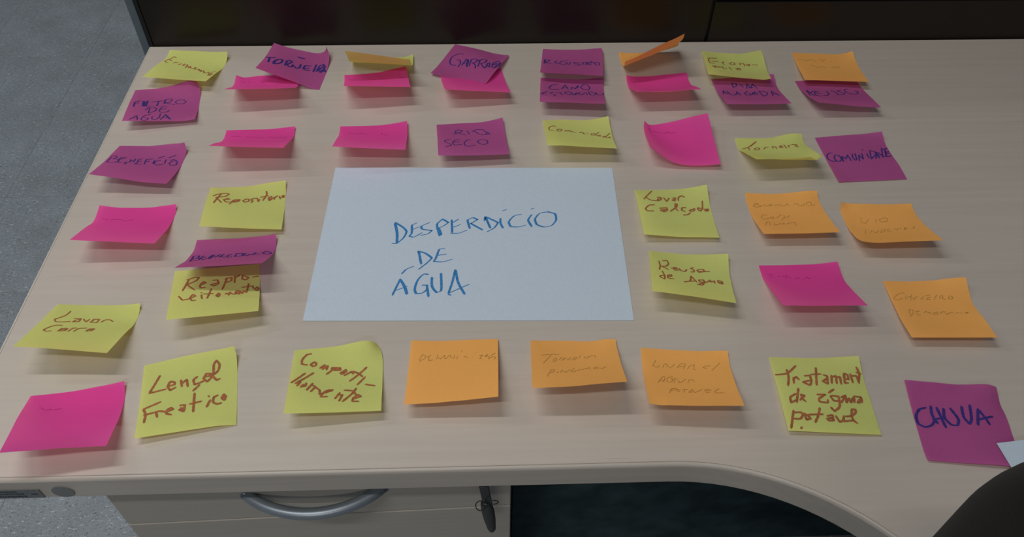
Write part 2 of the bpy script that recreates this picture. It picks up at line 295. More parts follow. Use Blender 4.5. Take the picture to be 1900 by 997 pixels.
"8143 -287 2 8226 -296 2 8309 -304 2 8393 -312 2 8476 -319 2 8560 -327 2 8644 -334 2 8728 -342 6 8810 -348 25 8886 -355 60 8133 -371 12 8217 -379 10 8301 -388 8 8385 -396 7 8469 -403 5 8552 -411 5 8636 -419 5 8720 -426 10 8803 -432 23 8885 -439 44 8125 -454 22 8209 -463 18 8293 -471 15 8377 -480 12 8461 -487 10 8545 -495 9 8629 -503 10 8713 -510 15 8796 -517 23 8880 -523 34 8117 -538 30 8201 -547 26 8285 -555 23 8369 -563 20 8453 -571 17 8537 -579 17 8621 -586 18 8705 -594 21 8789 -601 27 8873 -608 34 8109 -622 39 8193 -630 36 8277 -638 32 8361 -647 29 8445 -655 27 8529 -662 27 8613 -670 28 8697 -677 31 8781 -684 35 8865 -692 39 8101 -705 51 8185 -713 48 8269 -722 44 8353 -730 42 8437 -738 40 8521 -745 40 8605 -753 41 8690 -760 43 8774 -768 46 8858 -775 50 8093 -788 65 8177 -796 61 8261 -804 58 8345 -812 56 8429 -820 55 8513 -828 55 8598 -836 56 8682 -843 58 8766 -851 61 8850 -858 65 8086 -871 79 8170 -879 76 8254 -887 74 8338 -895 72 8422 -903 71 8506 -910 72 8590 -918 73 8674 -925 75 8758 -933 78 8842 -940 81 8078 -954 93 8162 -962 91 8246 -969 90 8330 -977 90 8414 -985 90 8498 -992 90 8582 -1000 91 8666 -1007 93 8749 -1015 95 8833 -1023 97 8072 -1038 106 8155 -1045 107 8239 -1052 107 8323 -1059 108 8407 -1067 109 8490 -1074 110 8574 -1082 111 8658 -1090 112 8741 -1097 113 8824 -1105 114",
"56,238 135,235 168,287 215,221;203,281 262,214 310,196 313,287;353,201 347,282;408,206 536,181;450,268 503,228;608,231 609,249;229,419 281,434 323,489 366,445 484,454;559,459 590,420 622,467 678,415 696,476"),
 9:("pink","pen",
"1248 -719 40 1325 -718 3 1409 -708 2 1493 -698 9 1578 -690 9 1662 -682 6 1746 -674 4 1830 -666 3 1915 -658 2 1999 -650 2 1251 -804 37 1334 -799 21 1418 -790 19 1502 -781 22 1586 -772 22 1670 -764 21 1754 -757 18 1838 -749 15 1922 -742 13 2007 -734 11 1259 -889 41 1343 -881 39 1427 -872 39 1511 -863 40 1594 -855 40 1678 -846 38 1762 -839 35 1846 -832 31 1930 -825 27 2014 -818 22 1267 -971 62 1351 -962 63 1435 -953 64 1519 -944 64 1603 -935 63 1687 -928 61 1771 -920 57 1855 -913 52 1939 -906 46 2023 -900 39 1275 -1048 96 1359 -1039 96 1443 -1031 95 1527 -1022 94 1611 -1014 92 1695 -1007 89 1779 -1000 85 1863 -993 79 1947 -986 73 2031 -980 66 1283 -1120 139 1367 -1113 136 1451 -1106 133 1535 -1099 129 1619 -1091 126 1703 -1084 122 1787 -1077 118 1871 -1070 112 1955 -1063 106 2039 -1057 100 1291 -1191 185 1375 -1185 179 1459 -1179 174 1543 -1173 169 1627 -1166 165 1711 -1159 160 1795 -1152 156 1879 -1145 151 1963 -1138 145 2047 -1131 140 1299 -1262 229 1383 -1257 223 1467 -1252 217 1551 -1245 212 1635 -1239 207 1719 -1232 202 1804 -1225 198 1888 -1217 193 1972 -1210 188 2056 -1203 184 1306 -1335 272 1390 -1329 266 1475 -1323 261 1559 -1317 256 1643 -1310 251 1728 -1303 247 1812 -1296 242 1896 -1288 238 1980 -1280 234 2064 -1272 231 1313 -1408 314 1398 -1401 310 1483 -1394 306 1567 -1387 301 1652 -1380 297 1736 -1373 293 1820 -1366 288 1905 -1358 284 1989 -1349 282 2074 -1340 279",
"112,227 178,226;209,238 257,238;417,288 477,307;672,344 817,363"),
 10:("pink","pen",
"2537 -698 8 2620 -687 5 2704 -675 2 2787 -664 2 2870 -651 2 2953 -639 3 3034 -623 14 3116 -608 27 3197 -593 37 3277 -576 47 2549 -781 19 2632 -769 19 2715 -757 19 2798 -745 20 2882 -733 21 2965 -720 24 3047 -705 32 3129 -690 42 3212 -675 53 3295 -658 65 2561 -863 37 2644 -851 39 2727 -839 40 2810 -826 41 2894 -814 43 2977 -800 46 3060 -786 52 3142 -771 61 3225 -756 71 3307 -741 81 2571 -942 65 2655 -930 66 2738 -918 66 2822 -906 67 2905 -893 68 2988 -880 71 3071 -866 76 3154 -852 83 3237 -837 90 3320 -823 97 2582 -1019 99 2666 -1007 98 2749 -996 97 2833 -984 97 2916 -972 98 3000 -959 100 3083 -945 103 3166 -932 107 3249 -918 110 3332 -905 114 2593 -1094 137 2676 -1083 135 2760 -1072 133 2844 -1060 132 2927 -1048 131 3011 -1036 131 3094 -1024 132 3178 -1011 133 3261 -999 133 3344 -987 133 2603 -1166 179 2687 -1156 176 2771 -1146 172 2855 -1135 169 2938 -1124 167 3022 -1113 165 3105 -1101 164 3189 -1090 162 3272 -1079 159 3355 -1068 155 2614 -1237 224 2698 -1228 219 2782 -1218 214 2865 -1208 210 2949 -1198 206 3033 -1188 202 3117 -1178 198 3200 -1167 194 3284 -1157 188 3367 -1147 183 2625 -1306 271 2708 -1298 265 2792 -1289 259 2876 -1280 253 2960 -1271 247 3044 -1262 241 3128 -1253 234 3212 -1244 228 3295 -1234 221 3379 -1225 213 2635 -1374 320 2719 -1367 312 2803 -1359 304 2887 -1352 297 2971 -1344 289 3055 -1336 281 3139 -1328 272 3223 -1319 263 3307 -1311 255 3391 -1302 246",
"76,160 114,216 229,254;420,298 496,319;534,338 685,406;862,396 882,451 944,441"),
 11:("pink","pen",
"3693 -669 3 3776 -658 3 3860 -647 2 3944 -637 2 4028 -626 2 4112 -615 2 4196 -604 2 4279 -594 2 4363 -584 2 4447 -574 2 3703 -751 22 3787 -740 21 3871 -729 20 3954 -719 18 4038 -708 17 4122 -698 16 4206 -687 14 4290 -677 12 4374 -667 11 4458 -657 9 3714 -832 44 3797 -821 41 3881 -811 39 3965 -801 36 4049 -790 33 4133 -780 30 4216 -770 27 4300 -760 24 4384 -750 20 4468 -741 17 3724 -912 68 3808 -902 64 3892 -892 60 3976 -882 56 4059 -872 51 4143 -862 47 4227 -853 42 4311 -843 38 4394 -833 32 4478 -824 27 3735 -992 94 3819 -982 89 3903 -972 83 3986 -963 78 4070 -953 72 4154 -944 66 4237 -934 61 4321 -925 54 4405 -916 48 4488 -906 42 3746 -1070 123 3830 -1061 117 3913 -1052 110 3997 -1043 103 4081 -1034 96 4164 -1024 89 4248 -1015 82 4332 -1006 75 4415 -997 67 4499 -988 59 3757 -1148 155 3841 -1139 147 3924 -1131 138 4008 -1122 130 4092 -1113 122 4175 -1104 114 4259 -1095 106 4342 -1087 98 4426 -1078 90 4509 -1069 81 3769 -1225 188 3852 -1216 179 3936 -1208 170 4019 -1200 160 4103 -1192 151 4186 -1183 142 4270 -1175 133 4353 -1166 125 4437 -1158 116 4520 -1149 107 3780 -1301 224 3864 -1293 213 3947 -1285 203 4030 -1277 192 4114 -1270 182 4197 -1261 172 4281 -1253 162 4364 -1245 153 4448 -1237 143 4531 -1228 134 3792 -1376 260 3875 -1369 248 3958 -1361 237 4042 -1354 225 4125 -1347 213 4209 -1339 203 4292 -1331 192 4375 -1323 182 4459 -1315 171 4542 -1307 161",
""),
 12:("purple","blue",
"4922 -790 5 5006 -797 3 5089 -805 2 5173 -813 2 5257 -820 2 5341 -827 2 5425 -834 5 5508 -840 16 5591 -847 28 5675 -855 41 4914 -872 24 4998 -880 19 5082 -888 15 5166 -896 11 5250 -904 9 5333 -911 9 5417 -918 10 5501 -924 15 5585 -931 22 5668 -938 27 4908 -954 44 4991 -963 36 5075 -971 28 5158 -979 23 5242 -987 19 5326 -995 17 5410 -1002 16 5494 -1009 18 5578 -1015 19 5661 -1022 20 4901 -1035 65 4984 -1045 54 5068 -1054 44 5151 -1062 37 5235 -1070 31 5319 -1078 28 5403 -1085 26 5487 -1093 25 5571 -1100 24 5655 -1107 22 4895 -1117 87 4978 -1126 74 5061 -1136 63 5144 -1145 54 5228 -1153 47 5312 -1161 43 5396 -1169 40 5480 -1176 38 5564 -1183 36 5648 -1190 34 4890 -1198 109 4972 -1208 95 5054 -1218 83 5138 -1227 73 5221 -1235 67 5305 -1243 62 5389 -1251 59 5474 -1258 57 5558 -1265 57 5642 -1272 56 4882 -1280 128 4965 -1290 116 5048 -1299 105 5132 -1308 97 5215 -1316 90 5299 -1324 86 5383 -1331 84 5467 -1338 83 5551 -1345 83 5636 -1351 84 4876 -1362 147 4959 -1371 138 5042 -1379 130 5126 -1388 123 5209 -1395 119 5293 -1403 115 5377 -1410 113 5461 -1417 113 5545 -1423 114 5629 -1430 116 4869 -1445 166 4953 -1452 161 5037 -1459 157 5120 -1466 154 5204 -1473 151 5287 -1480 149 5371 -1487 147 5455 -1494 147 5538 -1500 149 5622 -1506 151 4865 -1528 185 4948 -1533 185 5031 -1539 185 5115 -1544 186 5198 -1550 186 5282 -1557 185 5365 -1563 184 5448 -1570 184 5531 -1576 186 5613 -1582 188",
"279,199 193,241 141,395 173,437 301,375;339,351 397,195 445,350;365,307 440,280;488,342 504,258 557,307 596,182 595,269;687,157 638,233 685,315 759,319 782,255 751,177 687,157;115,550 46,628 26,692 69,714 121,691;37,668 100,621;216,530 152,575 174,622 248,619 210,696;248,531 354,491;306,522 358,590;407,448 386,509 449,547 502,491 471,432 407,448;492,454 522,542 577,437;577,437 554,535;587,448 630,428 597,485 638,519 715,416 744,488;758,375 786,496 849,487 873,408 779,372;874,396 903,466 955,471 988,452 988,403"),
 13:("pink","pen",
"5969 -781 34 6043 -781 2 6126 -780 2 6209 -779 2 6292 -778 7 6375 -775 14 6458 -773 21 6542 -771 28 6626 -769 36 6709 -769 45 5959 -864 20 6042 -866 3 6126 -866 2 6210 -864 5 6293 -862 10 6377 -860 16 6460 -858 21 6544 -856 24 6628 -853 25 6711 -851 22 5957 -948 19 6042 -950 12 6126 -950 11 6210 -948 13 6294 -947 18 6378 -945 22 6462 -942 25 6546 -940 27 6630 -938 26 6714 -936 23 5957 -1031 34 6042 -1032 31 6126 -1032 30 6211 -1031 30 6295 -1030 32 6379 -1028 35 6463 -1026 38 6548 -1024 40 6632 -1021 42 6716 -1019 43 5958 -1110 64 6042 -1111 60 6126 -1112 57 6211 -1112 55 6296 -1111 55 6380 -1110 57 6465 -1107 60 6549 -1104 65 6633 -1101 71 6717 -1096 79 5958 -1185 103 6043 -1188 96 6127 -1189 91 6211 -1190 87 6296 -1190 86 6381 -1188 87 6465 -1186 91 6550 -1182 99 6633 -1176 110 6717 -1168 124 5960 -1258 146 6043 -1262 137 6128 -1264 129 6212 -1265 125 6297 -1265 123 6381 -1264 125 6465 -1261 130 6550 -1256 139 6633 -1249 152 6716 -1241 167 5961 -1333 187 6045 -1335 179 6129 -1337 172 6213 -1338 168 6297 -1337 167 6381 -1336 169 6465 -1332 174 6549 -1327 183 6632 -1321 195 6715 -1315 208 5963 -1407 229 6047 -1407 224 6130 -1407 220 6214 -1407 218 6297 -1406 217 6381 -1404 219 6464 -1401 224 6547 -1397 231 6630 -1392 239 6714 -1390 248 5968 -1480 273 6050 -1477 271 6132 -1475 270 6215 -1473 271 6298 -1471 272 6380 -1469 274 6463 -1468 276 6546 -1466 280 6628 -1465 284 6708 -1465 287",
"96,166 111,210 138,173"),
 14:("purple","blue",
"7001 -852 2 7083 -850 6 7167 -850 12 7250 -849 19 7334 -848 26 7418 -848 33 7502 -848 40 7587 -848 48 7671 -850 56 7755 -852 67 6998 -934 14 7083 -935 17 7166 -934 20 7250 -933 24 7334 -933 29 7418 -933 32 7502 -932 36 7587 -932 39 7671 -932 40 7755 -933 39 6997 -1018 25 7081 -1018 26 7166 -1018 28 7250 -1018 31 7334 -1017 32 7418 -1017 34 7502 -1017 34 7586 -1017 34 7670 -1017 31 7754 -1016 24 6996 -1102 35 7081 -1102 37 7165 -1102 38 7250 -1102 38 7334 -1102 38 7418 -1102 37 7502 -1102 36 7587 -1101 35 7671 -1101 33 7755 -1101 30 6996 -1185 50 7080 -1185 50 7165 -1185 50 7249 -1185 48 7334 -1186 46 7418 -1186 45 7502 -1186 44 7587 -1185 44 7671 -1185 44 7755 -1185 44 6996 -1266 73 7080 -1267 70 7164 -1268 66 7249 -1268 63 7333 -1269 60 7418 -1269 58 7502 -1269 57 7587 -1269 59 7671 -1268 62 7756 -1266 67 6996 -1347 99 7080 -1348 93 7164 -1349 87 7249 -1350 82 7333 -1351 78 7418 -1351 76 7502 -1351 77 7587 -1350 79 7671 -1349 84 7755 -1348 90 6997 -1428 124 7081 -1429 117 7165 -1430 111 7249 -1431 106 7333 -1432 103 7418 -1432 101 7502 -1432 102 7586 -1431 104 7670 -1430 109 7755 -1429 114 6997 -1509 148 7081 -1510 143 7165 -1510 138 7249 -1511 134 7334 -1511 131 7418 -1511 130 7501 -1511 131 7585 -1510 133 7669 -1509 137 7753 -1509 140 7000 -1591 171 7083 -1590 169 7166 -1590 167 7250 -1590 165 7334 -1590 163 7418 -1590 162 7501 -1589 163 7585 -1589 165 7668 -1589 166 7750 -1589 168",
"291,171 289,313;293,161 352,176 354,255 293,293;414,219 447,298;489,337 535,189;522,225 564,329 613,210 665,339;525,318 612,301;73,548 103,405 144,530;92,453 136,478;161,418 182,541 213,577 258,561 309,441 338,568;278,522 344,508;490,417 422,482 431,562 483,560 509,502 460,492;514,559 562,458 579,547;554,524 595,448 622,536;665,417 686,599 763,543 776,462 665,417;860,420 836,603;860,420 934,608;849,526 921,522"),
 15:("purple","blue",
"8014 -908 2 8097 -905 2 8181 -902 2 8265 -899 2 8349 -897 2 8434 -894 2 8518 -892 2 8602 -890 2 8687 -887 2 8772 -885 2 8015 -991 11 8099 -989 11 8183 -986 12 8267 -983 12 8351 -981 12 8436 -978 12 8520 -976 11 8605 -974 10 8689 -972 8 8774 -970 7 8016 -1075 21 8101 -1072 22 8185 -1070 23 8269 -1067 24 8354 -1064 23 8438 -1062 22 8522 -1060 20 8607 -1058 19 8691 -1056 16 8776 -1054 14 8018 -1158 37 8103 -1155 38 8187 -1153 38 8272 -1150 38 8356 -1148 36 8440 -1145 34 8525 -1143 32 8609 -1141 30 8693 -1139 28 8778 -1137 25 8021 -1239 61 8105 -1237 59 8189 -1235 57 8274 -1233 55 8358 -1230 52 8443 -1228 49 8527 -1226 47 8611 -1224 45 8696 -1222 43 8780 -1220 41 8023 -1321 84 8107 -1319 81 8192 -1316 78 8276 -1314 75 8361 -1313 71 8445 -1311 67 8529 -1309 64 8614 -1307 62 8698 -1305 60 8782 -1303 58 8026 -1402 109 8110 -1399 107 8195 -1397 102 8279 -1396 97 8363 -1394 92 8447 -1392 87 8531 -1391 84 8616 -1389 81 8700 -1387 78 8785 -1385 76 8030 -1480 143 8114 -1478 136 8198 -1477 130 8282 -1476 123 8366 -1475 116 8450 -1474 109 8534 -1472 105 8618 -1470 101 8702 -1469 98 8786 -1468 94 8034 -1558 177 8118 -1557 168 8201 -1556 160 8285 -1556 151 8369 -1556 141 8452 -1555 133 8536 -1554 126 8620 -1552 122 8703 -1551 117 8788 -1550 111 8040 -1636 210 8122 -1635 200 8205 -1635 191 8289 -1635 180 8372 -1636 168 8455 -1637 156 8538 -1636 148 8622 -1635 142 8705 -1634 135 8786 -1632 127",
"75,344 54,569;91,332 90,448 186,366 101,448 122,586;240,423 218,368 154,478 161,569 220,583;181,464 251,479;379,374 382,479 314,565 249,567;464,351 511,426 524,504;632,341 553,376 588,426 654,451 611,503 480,531;755,307 691,330 686,426 747,490 833,490 871,428 852,366"),
 16:("purple","blue",
"114 -983 21 197 -973 21 280 -962 20 364 -951 21 447 -941 28 529 -934 43 609 -931 68 689 -932 96 771 -925 111 824 -885 66 125 -1067 34 208 -1057 27 291 -1046 20 374 -1035 14 458 -1024 13 541 -1014 17 624 -1005 30 706 -999 48 789 -992 62 867 -961 45 137 -1149 49 219 -1140 36 302 -1130 24 385 -1119 13 469 -1108 6 552 -1097 3 636 -1085 6 720 -1074 12 804 -1060 18 889 -1042 17 149 -1231 66 232 -1222 50 314 -1213 34 397 -1202 21 480 -1192 10 564 -1181 4 648 -1169 2 733 -1156 2 817 -1142 4 901 -1128 5 162 -1313 84 244 -1304 65 327 -1295 48 409 -1285 33 493 -1274 22 576 -1263 13 661 -1251 8 745 -1239 5 829 -1226 3 912 -1213 2 175 -1395 98 257 -1386 80 339 -1377 63 422 -1367 49 505 -1357 37 589 -1345 27 673 -1334 20 757 -1321 14 841 -1309 9 925 -1297 2 187 -1477 111 269 -1469 94 351 -1459 78 434 -1449 64 518 -1438 52 601 -1427 42 685 -1416 34 769 -1404 27 852 -1392 20 936 -1381 14 198 -1560 123 280 -1551 106 363 -1542 91 446 -1531 79 530 -1521 67 614 -1509 57 697 -1498 48 781 -1486 41 864 -1474 35 948 -1462 31 208 -1643 131 291 -1635 117 375 -1624 104 458 -1614 92 542 -1603 82 626 -1591 72 709 -1580 62 793 -1569 54 877 -1557 50 960 -1543 50 215 -1727 137 301 -1717 126 386 -1707 116 470 -1696 106 554 -1685 95 638 -1674 86 722 -1662 76 806 -1651 67 890 -1639 65 974 -1623 72",
"139,348 72,414 76,574;72,414 81,564;70,458 132,426;175,358 191,533;189,360 204,531;203,361 217,528;229,349 230,526;244,336 243,524 295,507;301,373 460,320;399,335 385,490;394,343 395,489;479,300 477,412;489,293 489,404;491,287 562,280 590,310 538,375 492,397 558,423 641,462;689,327 637,372 664,427 758,447 795,397 761,339 689,327;255,655 295,550 370,550 403,607 379,692 310,746;307,582 310,746;535,507 475,520 451,673 484,713 551,705 594,648;469,613 540,588;87,964 169,836 198,967;125,920 201,908;348,791 280,827 241,951 279,980 329,963 341,917 285,896;385,853 390,931 428,961 479,898 481,762;508,961 557,794;556,786 653,945;573,810 640,945;563,810 624,929;539,898 626,898"),
 17:("purple","blue",
"231 -2010 13 316 -2012 12 401 -2015 12 485 -2018 12 570 -2022 14 655 -2025 26 738 -2031 40 822 -2038 54 905 -2050 69 975 -2078 103 229 -2091 35 313 -2094 30 398 -2098 25 482 -2102 21 566 -2106 19 651 -2110 21 735 -2114 23 819 -2118 23 903 -2122 23 990 -2128 35 227 -2172 57 311 -2177 48 395 -2181 41 479 -2186 33 563 -2190 27 647 -2194 21 731 -2198 16 815 -2202 10 900 -2205 9 984 -2209 9 224 -2254 78 308 -2259 68 392 -2264 58 476 -2269 48 559 -2273 39 643 -2278 30 727 -2282 21 812 -2286 14 896 -2290 8 981 -2294 2 222 -2336 99 306 -2341 89 389 -2346 78 473 -2351 67 557 -2356 56 640 -2361 45 724 -2365 36 808 -2369 27 892 -2374 18 976 -2378 10 220 -2417 122 304 -2422 112 387 -2427 100 471 -2432 89 554 -2438 77 638 -2443 66 722 -2447 55 806 -2452 45 889 -2456 36 973 -2461 28 219 -2497 150 302 -2502 138 386 -2508 125 469 -2513 113 552 -2519 101 636 -2524 89 720 -2529 77 803 -2534 67 887 -2538 57 971 -2543 48 218 -2576 178 301 -2582 165 384 -2588 152 467 -2594 139 551 -2599 126 634 -2605 113 718 -2610 102 802 -2615 91 885 -2619 82 969 -2623 73 216 -2656 206 299 -2662 193 383 -2668 180 466 -2673 167 549 -2679 153 633 -2685 139 716 -2690 126 800 -2695 117 884 -2699 109 968 -2703 101 213 -2736 233 297 -2742 220 381 -2747 208 465 -2753 195 548 -2759 180 631 -2765 165 714 -2771 150 799 -2775 143 883 -2779 136 967 -2782 130",
"39,384 35,540;18,352 71,324 110,364 70,422 141,421 168,470 126,522 42,548;222,335 160,369 174,507 227,500;155,417 224,370;251,502 280,474 278,542;280,474 319,454 301,386 359,433 358,345;439,327 399,370 414,454 391,497 483,471;403,404 454,391;582,300 499,339 515,471;503,396 557,367;612,340 616,421;646,276 714,221;693,319 639,351 633,425 691,455 755,409;757,296 765,391;777,253 870,195;816,303 867,286 920,326 929,403 865,429 825,381 854,320 909,314"),
 18:("pink","pen",
"1336 -1756 12 1422 -1750 9 1507 -1745 7 1592 -1741 5 1677 -1738 4 1762 -1735 2 1847 -1731 4 1932 -1727 12 2016 -1723 19 2100 -1720 27 1343 -1839 16 1427 -1833 19 1512 -1828 20 1596 -1824 21 1681 -1820 20 1766 -1817 19 1851 -1814 18 1935 -1811 18 2020 -1808 18 2105 -1804 18 1348 -1922 29 1432 -1916 35 1516 -1910 39 1600 -1906 41 1685 -1902 40 1769 -1899 39 1854 -1896 36 1939 -1894 33 2024 -1891 29 2109 -1889 22 1352 -2002 57 1436 -1996 62 1520 -1990 65 1604 -1986 67 1688 -1982 67 1773 -1979 65 1857 -1976 62 1942 -1974 58 2027 -1972 54 2111 -1970 49 1355 -2076 99 1439 -2071 99 1523 -2067 100 1608 -2064 100 1692 -2060 99 1776 -2057 97 1861 -2054 94 1945 -2052 92 2030 -2049 89 2114 -2046 88 1358 -2145 147 1442 -2143 144 1527 -2141 141 1611 -2139 138 1695 -2136 136 1780 -2133 134 1864 -2130 131 1948 -2127 130 2033 -2123 129 2117 -2119 130 1361 -2212 198 1445 -2213 190 1530 -2213 185 1614 -2212 181 1699 -2210 177 1783 -2207 174 1867 -2204 172 1952 -2201 170 2036 -2197 170 2120 -2193 171 1365 -2283 243 1449 -2284 236 1533 -2284 230 1617 -2284 225 1702 -2282 220 1786 -2280 217 1871 -2278 214 1955 -2275 211 2039 -2272 210 2124 -2268 209 1367 -2355 287 1452 -2356 281 1536 -2356 275 1621 -2355 270 1705 -2354 265 1790 -2352 260 1874 -2350 256 1958 -2348 253 2043 -2346 250 2127 -2344 247 1369 -2428 331 1454 -2427 326 1539 -2427 320 1624 -2426 315 1709 -2425 309 1793 -2424 304 1878 -2423 299 1962 -2422 294 2046 -2420 290 2131 -2419 285",
"106,187 251,234;323,259 602,313;643,293 908,285"),
 19:("pink","pen",
"2600 -1706 9 2685 -1702 6 2770 -1699 5 2854 -1696 3 2939 -1692 2 3023 -1689 2 3106 -1684 9 3190 -1679 18 3272 -1673 31 3354 -1668 46 2605 -1791 14 2689 -1786 16 2774 -1782 17 2858 -1779 16 2942 -1776 16 3026 -1772 15 3111 -1768 18 3195 -1763 23 3278 -1758 31 3362 -1752 42 2609 -1874 29 2693 -1869 33 2777 -1865 34 2861 -1861 34 2946 -1858 32 3030 -1855 31 3115 -1851 32 3199 -1847 34 3284 -1842 38 3368 -1837 43 2612 -1953 59 2696 -1949 59 2781 -1946 58 2865 -1943 56 2949 -1940 54 3034 -1937 52 3118 -1933 51 3203 -1929 51 3288 -1925 52 3374 -1921 52 2616 -2029 96 2700 -2027 91 2784 -2025 87 2869 -2023 83 2953 -2020 80 3038 -2017 77 3122 -2014 76 3207 -2010 74 3291 -2007 73 3376 -2004 72 2619 -2103 136 2704 -2103 128 2788 -2102 121 2872 -2101 115 2957 -2098 110 3041 -2096 107 3126 -2093 104 3210 -2090 102 3294 -2087 100 3379 -2084 98 2623 -2179 174 2707 -2179 165 2792 -2178 156 2876 -2177 150 2960 -2176 144 3045 -2174 140 3129 -2171 136 3213 -2169 133 3298 -2166 130 3382 -2164 127 2627 -2255 211 2711 -2254 202 2795 -2254 193 2880 -2253 186 2964 -2252 180 3048 -2250 175 3132 -2248 170 3217 -2246 166 3301 -2244 162 3385 -2242 158 2631 -2330 247 2715 -2330 239 2799 -2330 231 2884 -2329 224 2968 -2328 217 3052 -2326 211 3136 -2325 205 3220 -2323 200 3304 -2322 195 3389 -2320 190 2635 -2406 284 2719 -2405 277 2803 -2405 270 2888 -2404 262 2972 -2403 255 3056 -2402 248 3140 -2401 242 3224 -2400 235 3307 -2399 229 3391 -2398 223",
"132,204 222,252 306,237 415,280;625,243 628,304 714,328"),
 20:("purple","blue",
"3686 -1688 2 3770 -1682 2 3854 -1676 3 3938 -1670 3 4022 -1665 3 4106 -1659 2 4190 -1653 3 4273 -1647 15 4355 -1641 31 4437 -1635 52 3691 -1770 23 3775 -1764 19 3859 -1759 16 3943 -1754 13 4027 -1749 10 4111 -1743 8 4195 -1738 10 4279 -1731 17 4362 -1725 28 4445 -1719 42 3697 -1851 44 3781 -1847 37 3865 -1842 30 3949 -1838 24 4033 -1833 19 4117 -1827 16 4201 -1822 17 4285 -1816 20 4369 -1809 27 4452 -1803 36 3703 -1933 65 3787 -1929 54 3871 -1925 45 3955 -1921 36 4038 -1916 31 4123 -1911 27 4207 -1905 26 4291 -1900 27 4375 -1893 30 4459 -1887 35 3710 -2015 85 3793 -2011 72 3876 -2008 60 3960 -2004 51 4044 -1999 44 4128 -1994 40 4212 -1989 37 4296 -1983 36 4381 -1978 37 4465 -1972 38 3715 -2097 101 3799 -2094 89 3882 -2090 77 3966 -2087 68 4050 -2082 60 4134 -2077 55 4218 -2072 52 4302 -2067 49 4386 -2061 48 4470 -2056 46 3721 -2180 117 3804 -2177 105 3888 -2173 95 3972 -2169 85 4055 -2164 78 4140 -2160 73 4224 -2155 69 4308 -2149 66 4392 -2144 63 4476 -2139 61 3726 -2263 132 3810 -2259 122 3894 -2255 113 3977 -2251 105 4061 -2246 98 4145 -2241 93 4229 -2236 89 4313 -2231 86 4398 -2226 84 4482 -2221 81 3732 -2346 147 3816 -2341 140 3899 -2337 133 3983 -2332 126 4067 -2328 120 4151 -2323 115 4235 -2317 112 4319 -2312 110 4403 -2307 107 4487 -2302 105 3738 -2429 163 3822 -2424 158 3906 -2419 153 3989 -2414 148 4073 -2409 143 4157 -2404 139 4241 -2398 137 4325 -2393 135 4409 -2387 133 4492 -2382 131",
"235,306 271,296;271,222 281,318;274,222 326,186 376,214 345,257 294,273 426,343;444,216 477,322;518,239 587,190 679,208 736,315 698,344 614,315 548,227;698,344 778,341 739,276;184,500 120,529 97,578 186,641 192,679 106,735;320,481 254,517 215,607 241,665 354,632;223,583 323,557;489,489 440,482 385,576 395,661 449,691 539,643;631,486 579,528 602,598 663,639 722,596 721,521 681,486 631,486"),
 21:("yellow","brown",
"4900 -1629 5 4982 -1630 6 5066 -1631 8 5150 -1632 9 5234 -1634 5 5317 -1636 2 5401 -1637 2 5484 -1636 15 5566 -1636 34 5647 -1636 56 4897 -1709 32 4981 -1712 29 5065 -1714 25 5149 -1716 20 5232 -1718 15 5316 -1720 10 5400 -1721 10 5484 -1721 18 5567 -1720 30 5650 -1720 44 4896 -1790 60 4980 -1793 52 5063 -1796 43 5147 -1799 35 5231 -1802 27 5315 -1804 22 5399 -1805 20 5484 -1805 23 5568 -1805 30 5651 -1804 38 4896 -1870 88 4979 -1874 75 5062 -1878 63 5146 -1882 52 5230 -1885 43 5314 -1887 36 5399 -1888 33 5483 -1889 33 5567 -1889 36 5652 -1889 41 4895 -1951 113 4978 -1955 99 5062 -1960 85 5145 -1964 73 5229 -1967 62 5313 -1969 55 5398 -1971 50 5482 -1972 48 5567 -1973 48 5651 -1973 50 4895 -2032 138 4978 -2036 123 5061 -2041 109 5145 -2045 96 5229 -2048 85 5313 -2051 77 5397 -2053 71 5482 -2054 68 5566 -2055 66 5650 -2056 65 4895 -2113 162 4978 -2117 148 5061 -2121 134 5145 -2125 122 5229 -2128 111 5312 -2131 103 5397 -2133 96 5481 -2135 92 5565 -2136 90 5650 -2138 88 4895 -2195 185 4978 -2198 173 5062 -2201 162 5145 -2204 151 5229 -2207 141 5313 -2210 132 5396 -2212 126 5481 -2214 122 5565 -2216 119 5649 -2218 117 4896 -2277 207 4979 -2278 199 5063 -2280 191 5146 -2283 182 5230 -2285 174 5313 -2288 166 5397 -2290 160 5480 -2292 155 5564 -2293 151 5648 -2296 148 4898 -2360 226 4981 -2359 223 5064 -2359 221 5147 -2361 215 5230 -2363 208 5314 -2364 202 5397 -2366 197 5480 -2368 191 5563 -2371 187 5644 -2374 182",
"182,248 155,224 101,271 68,369 84,421 145,405;231,320 193,363 199,409 245,385 269,324 231,320;303,383 338,335 343,364 384,324 381,361 414,347 418,375 475,378;521,385 553,352 556,380 588,376 584,420 610,410;636,372 640,376;642,410 651,414;757,390 692,404 701,446 738,445 817,354;752,431 775,452;780,466 820,445 828,480 791,480;851,501 891,474 893,515 855,515;894,501 972,395;893,515 942,522 963,502 947,529 973,543"),
 22:("pink","pen",
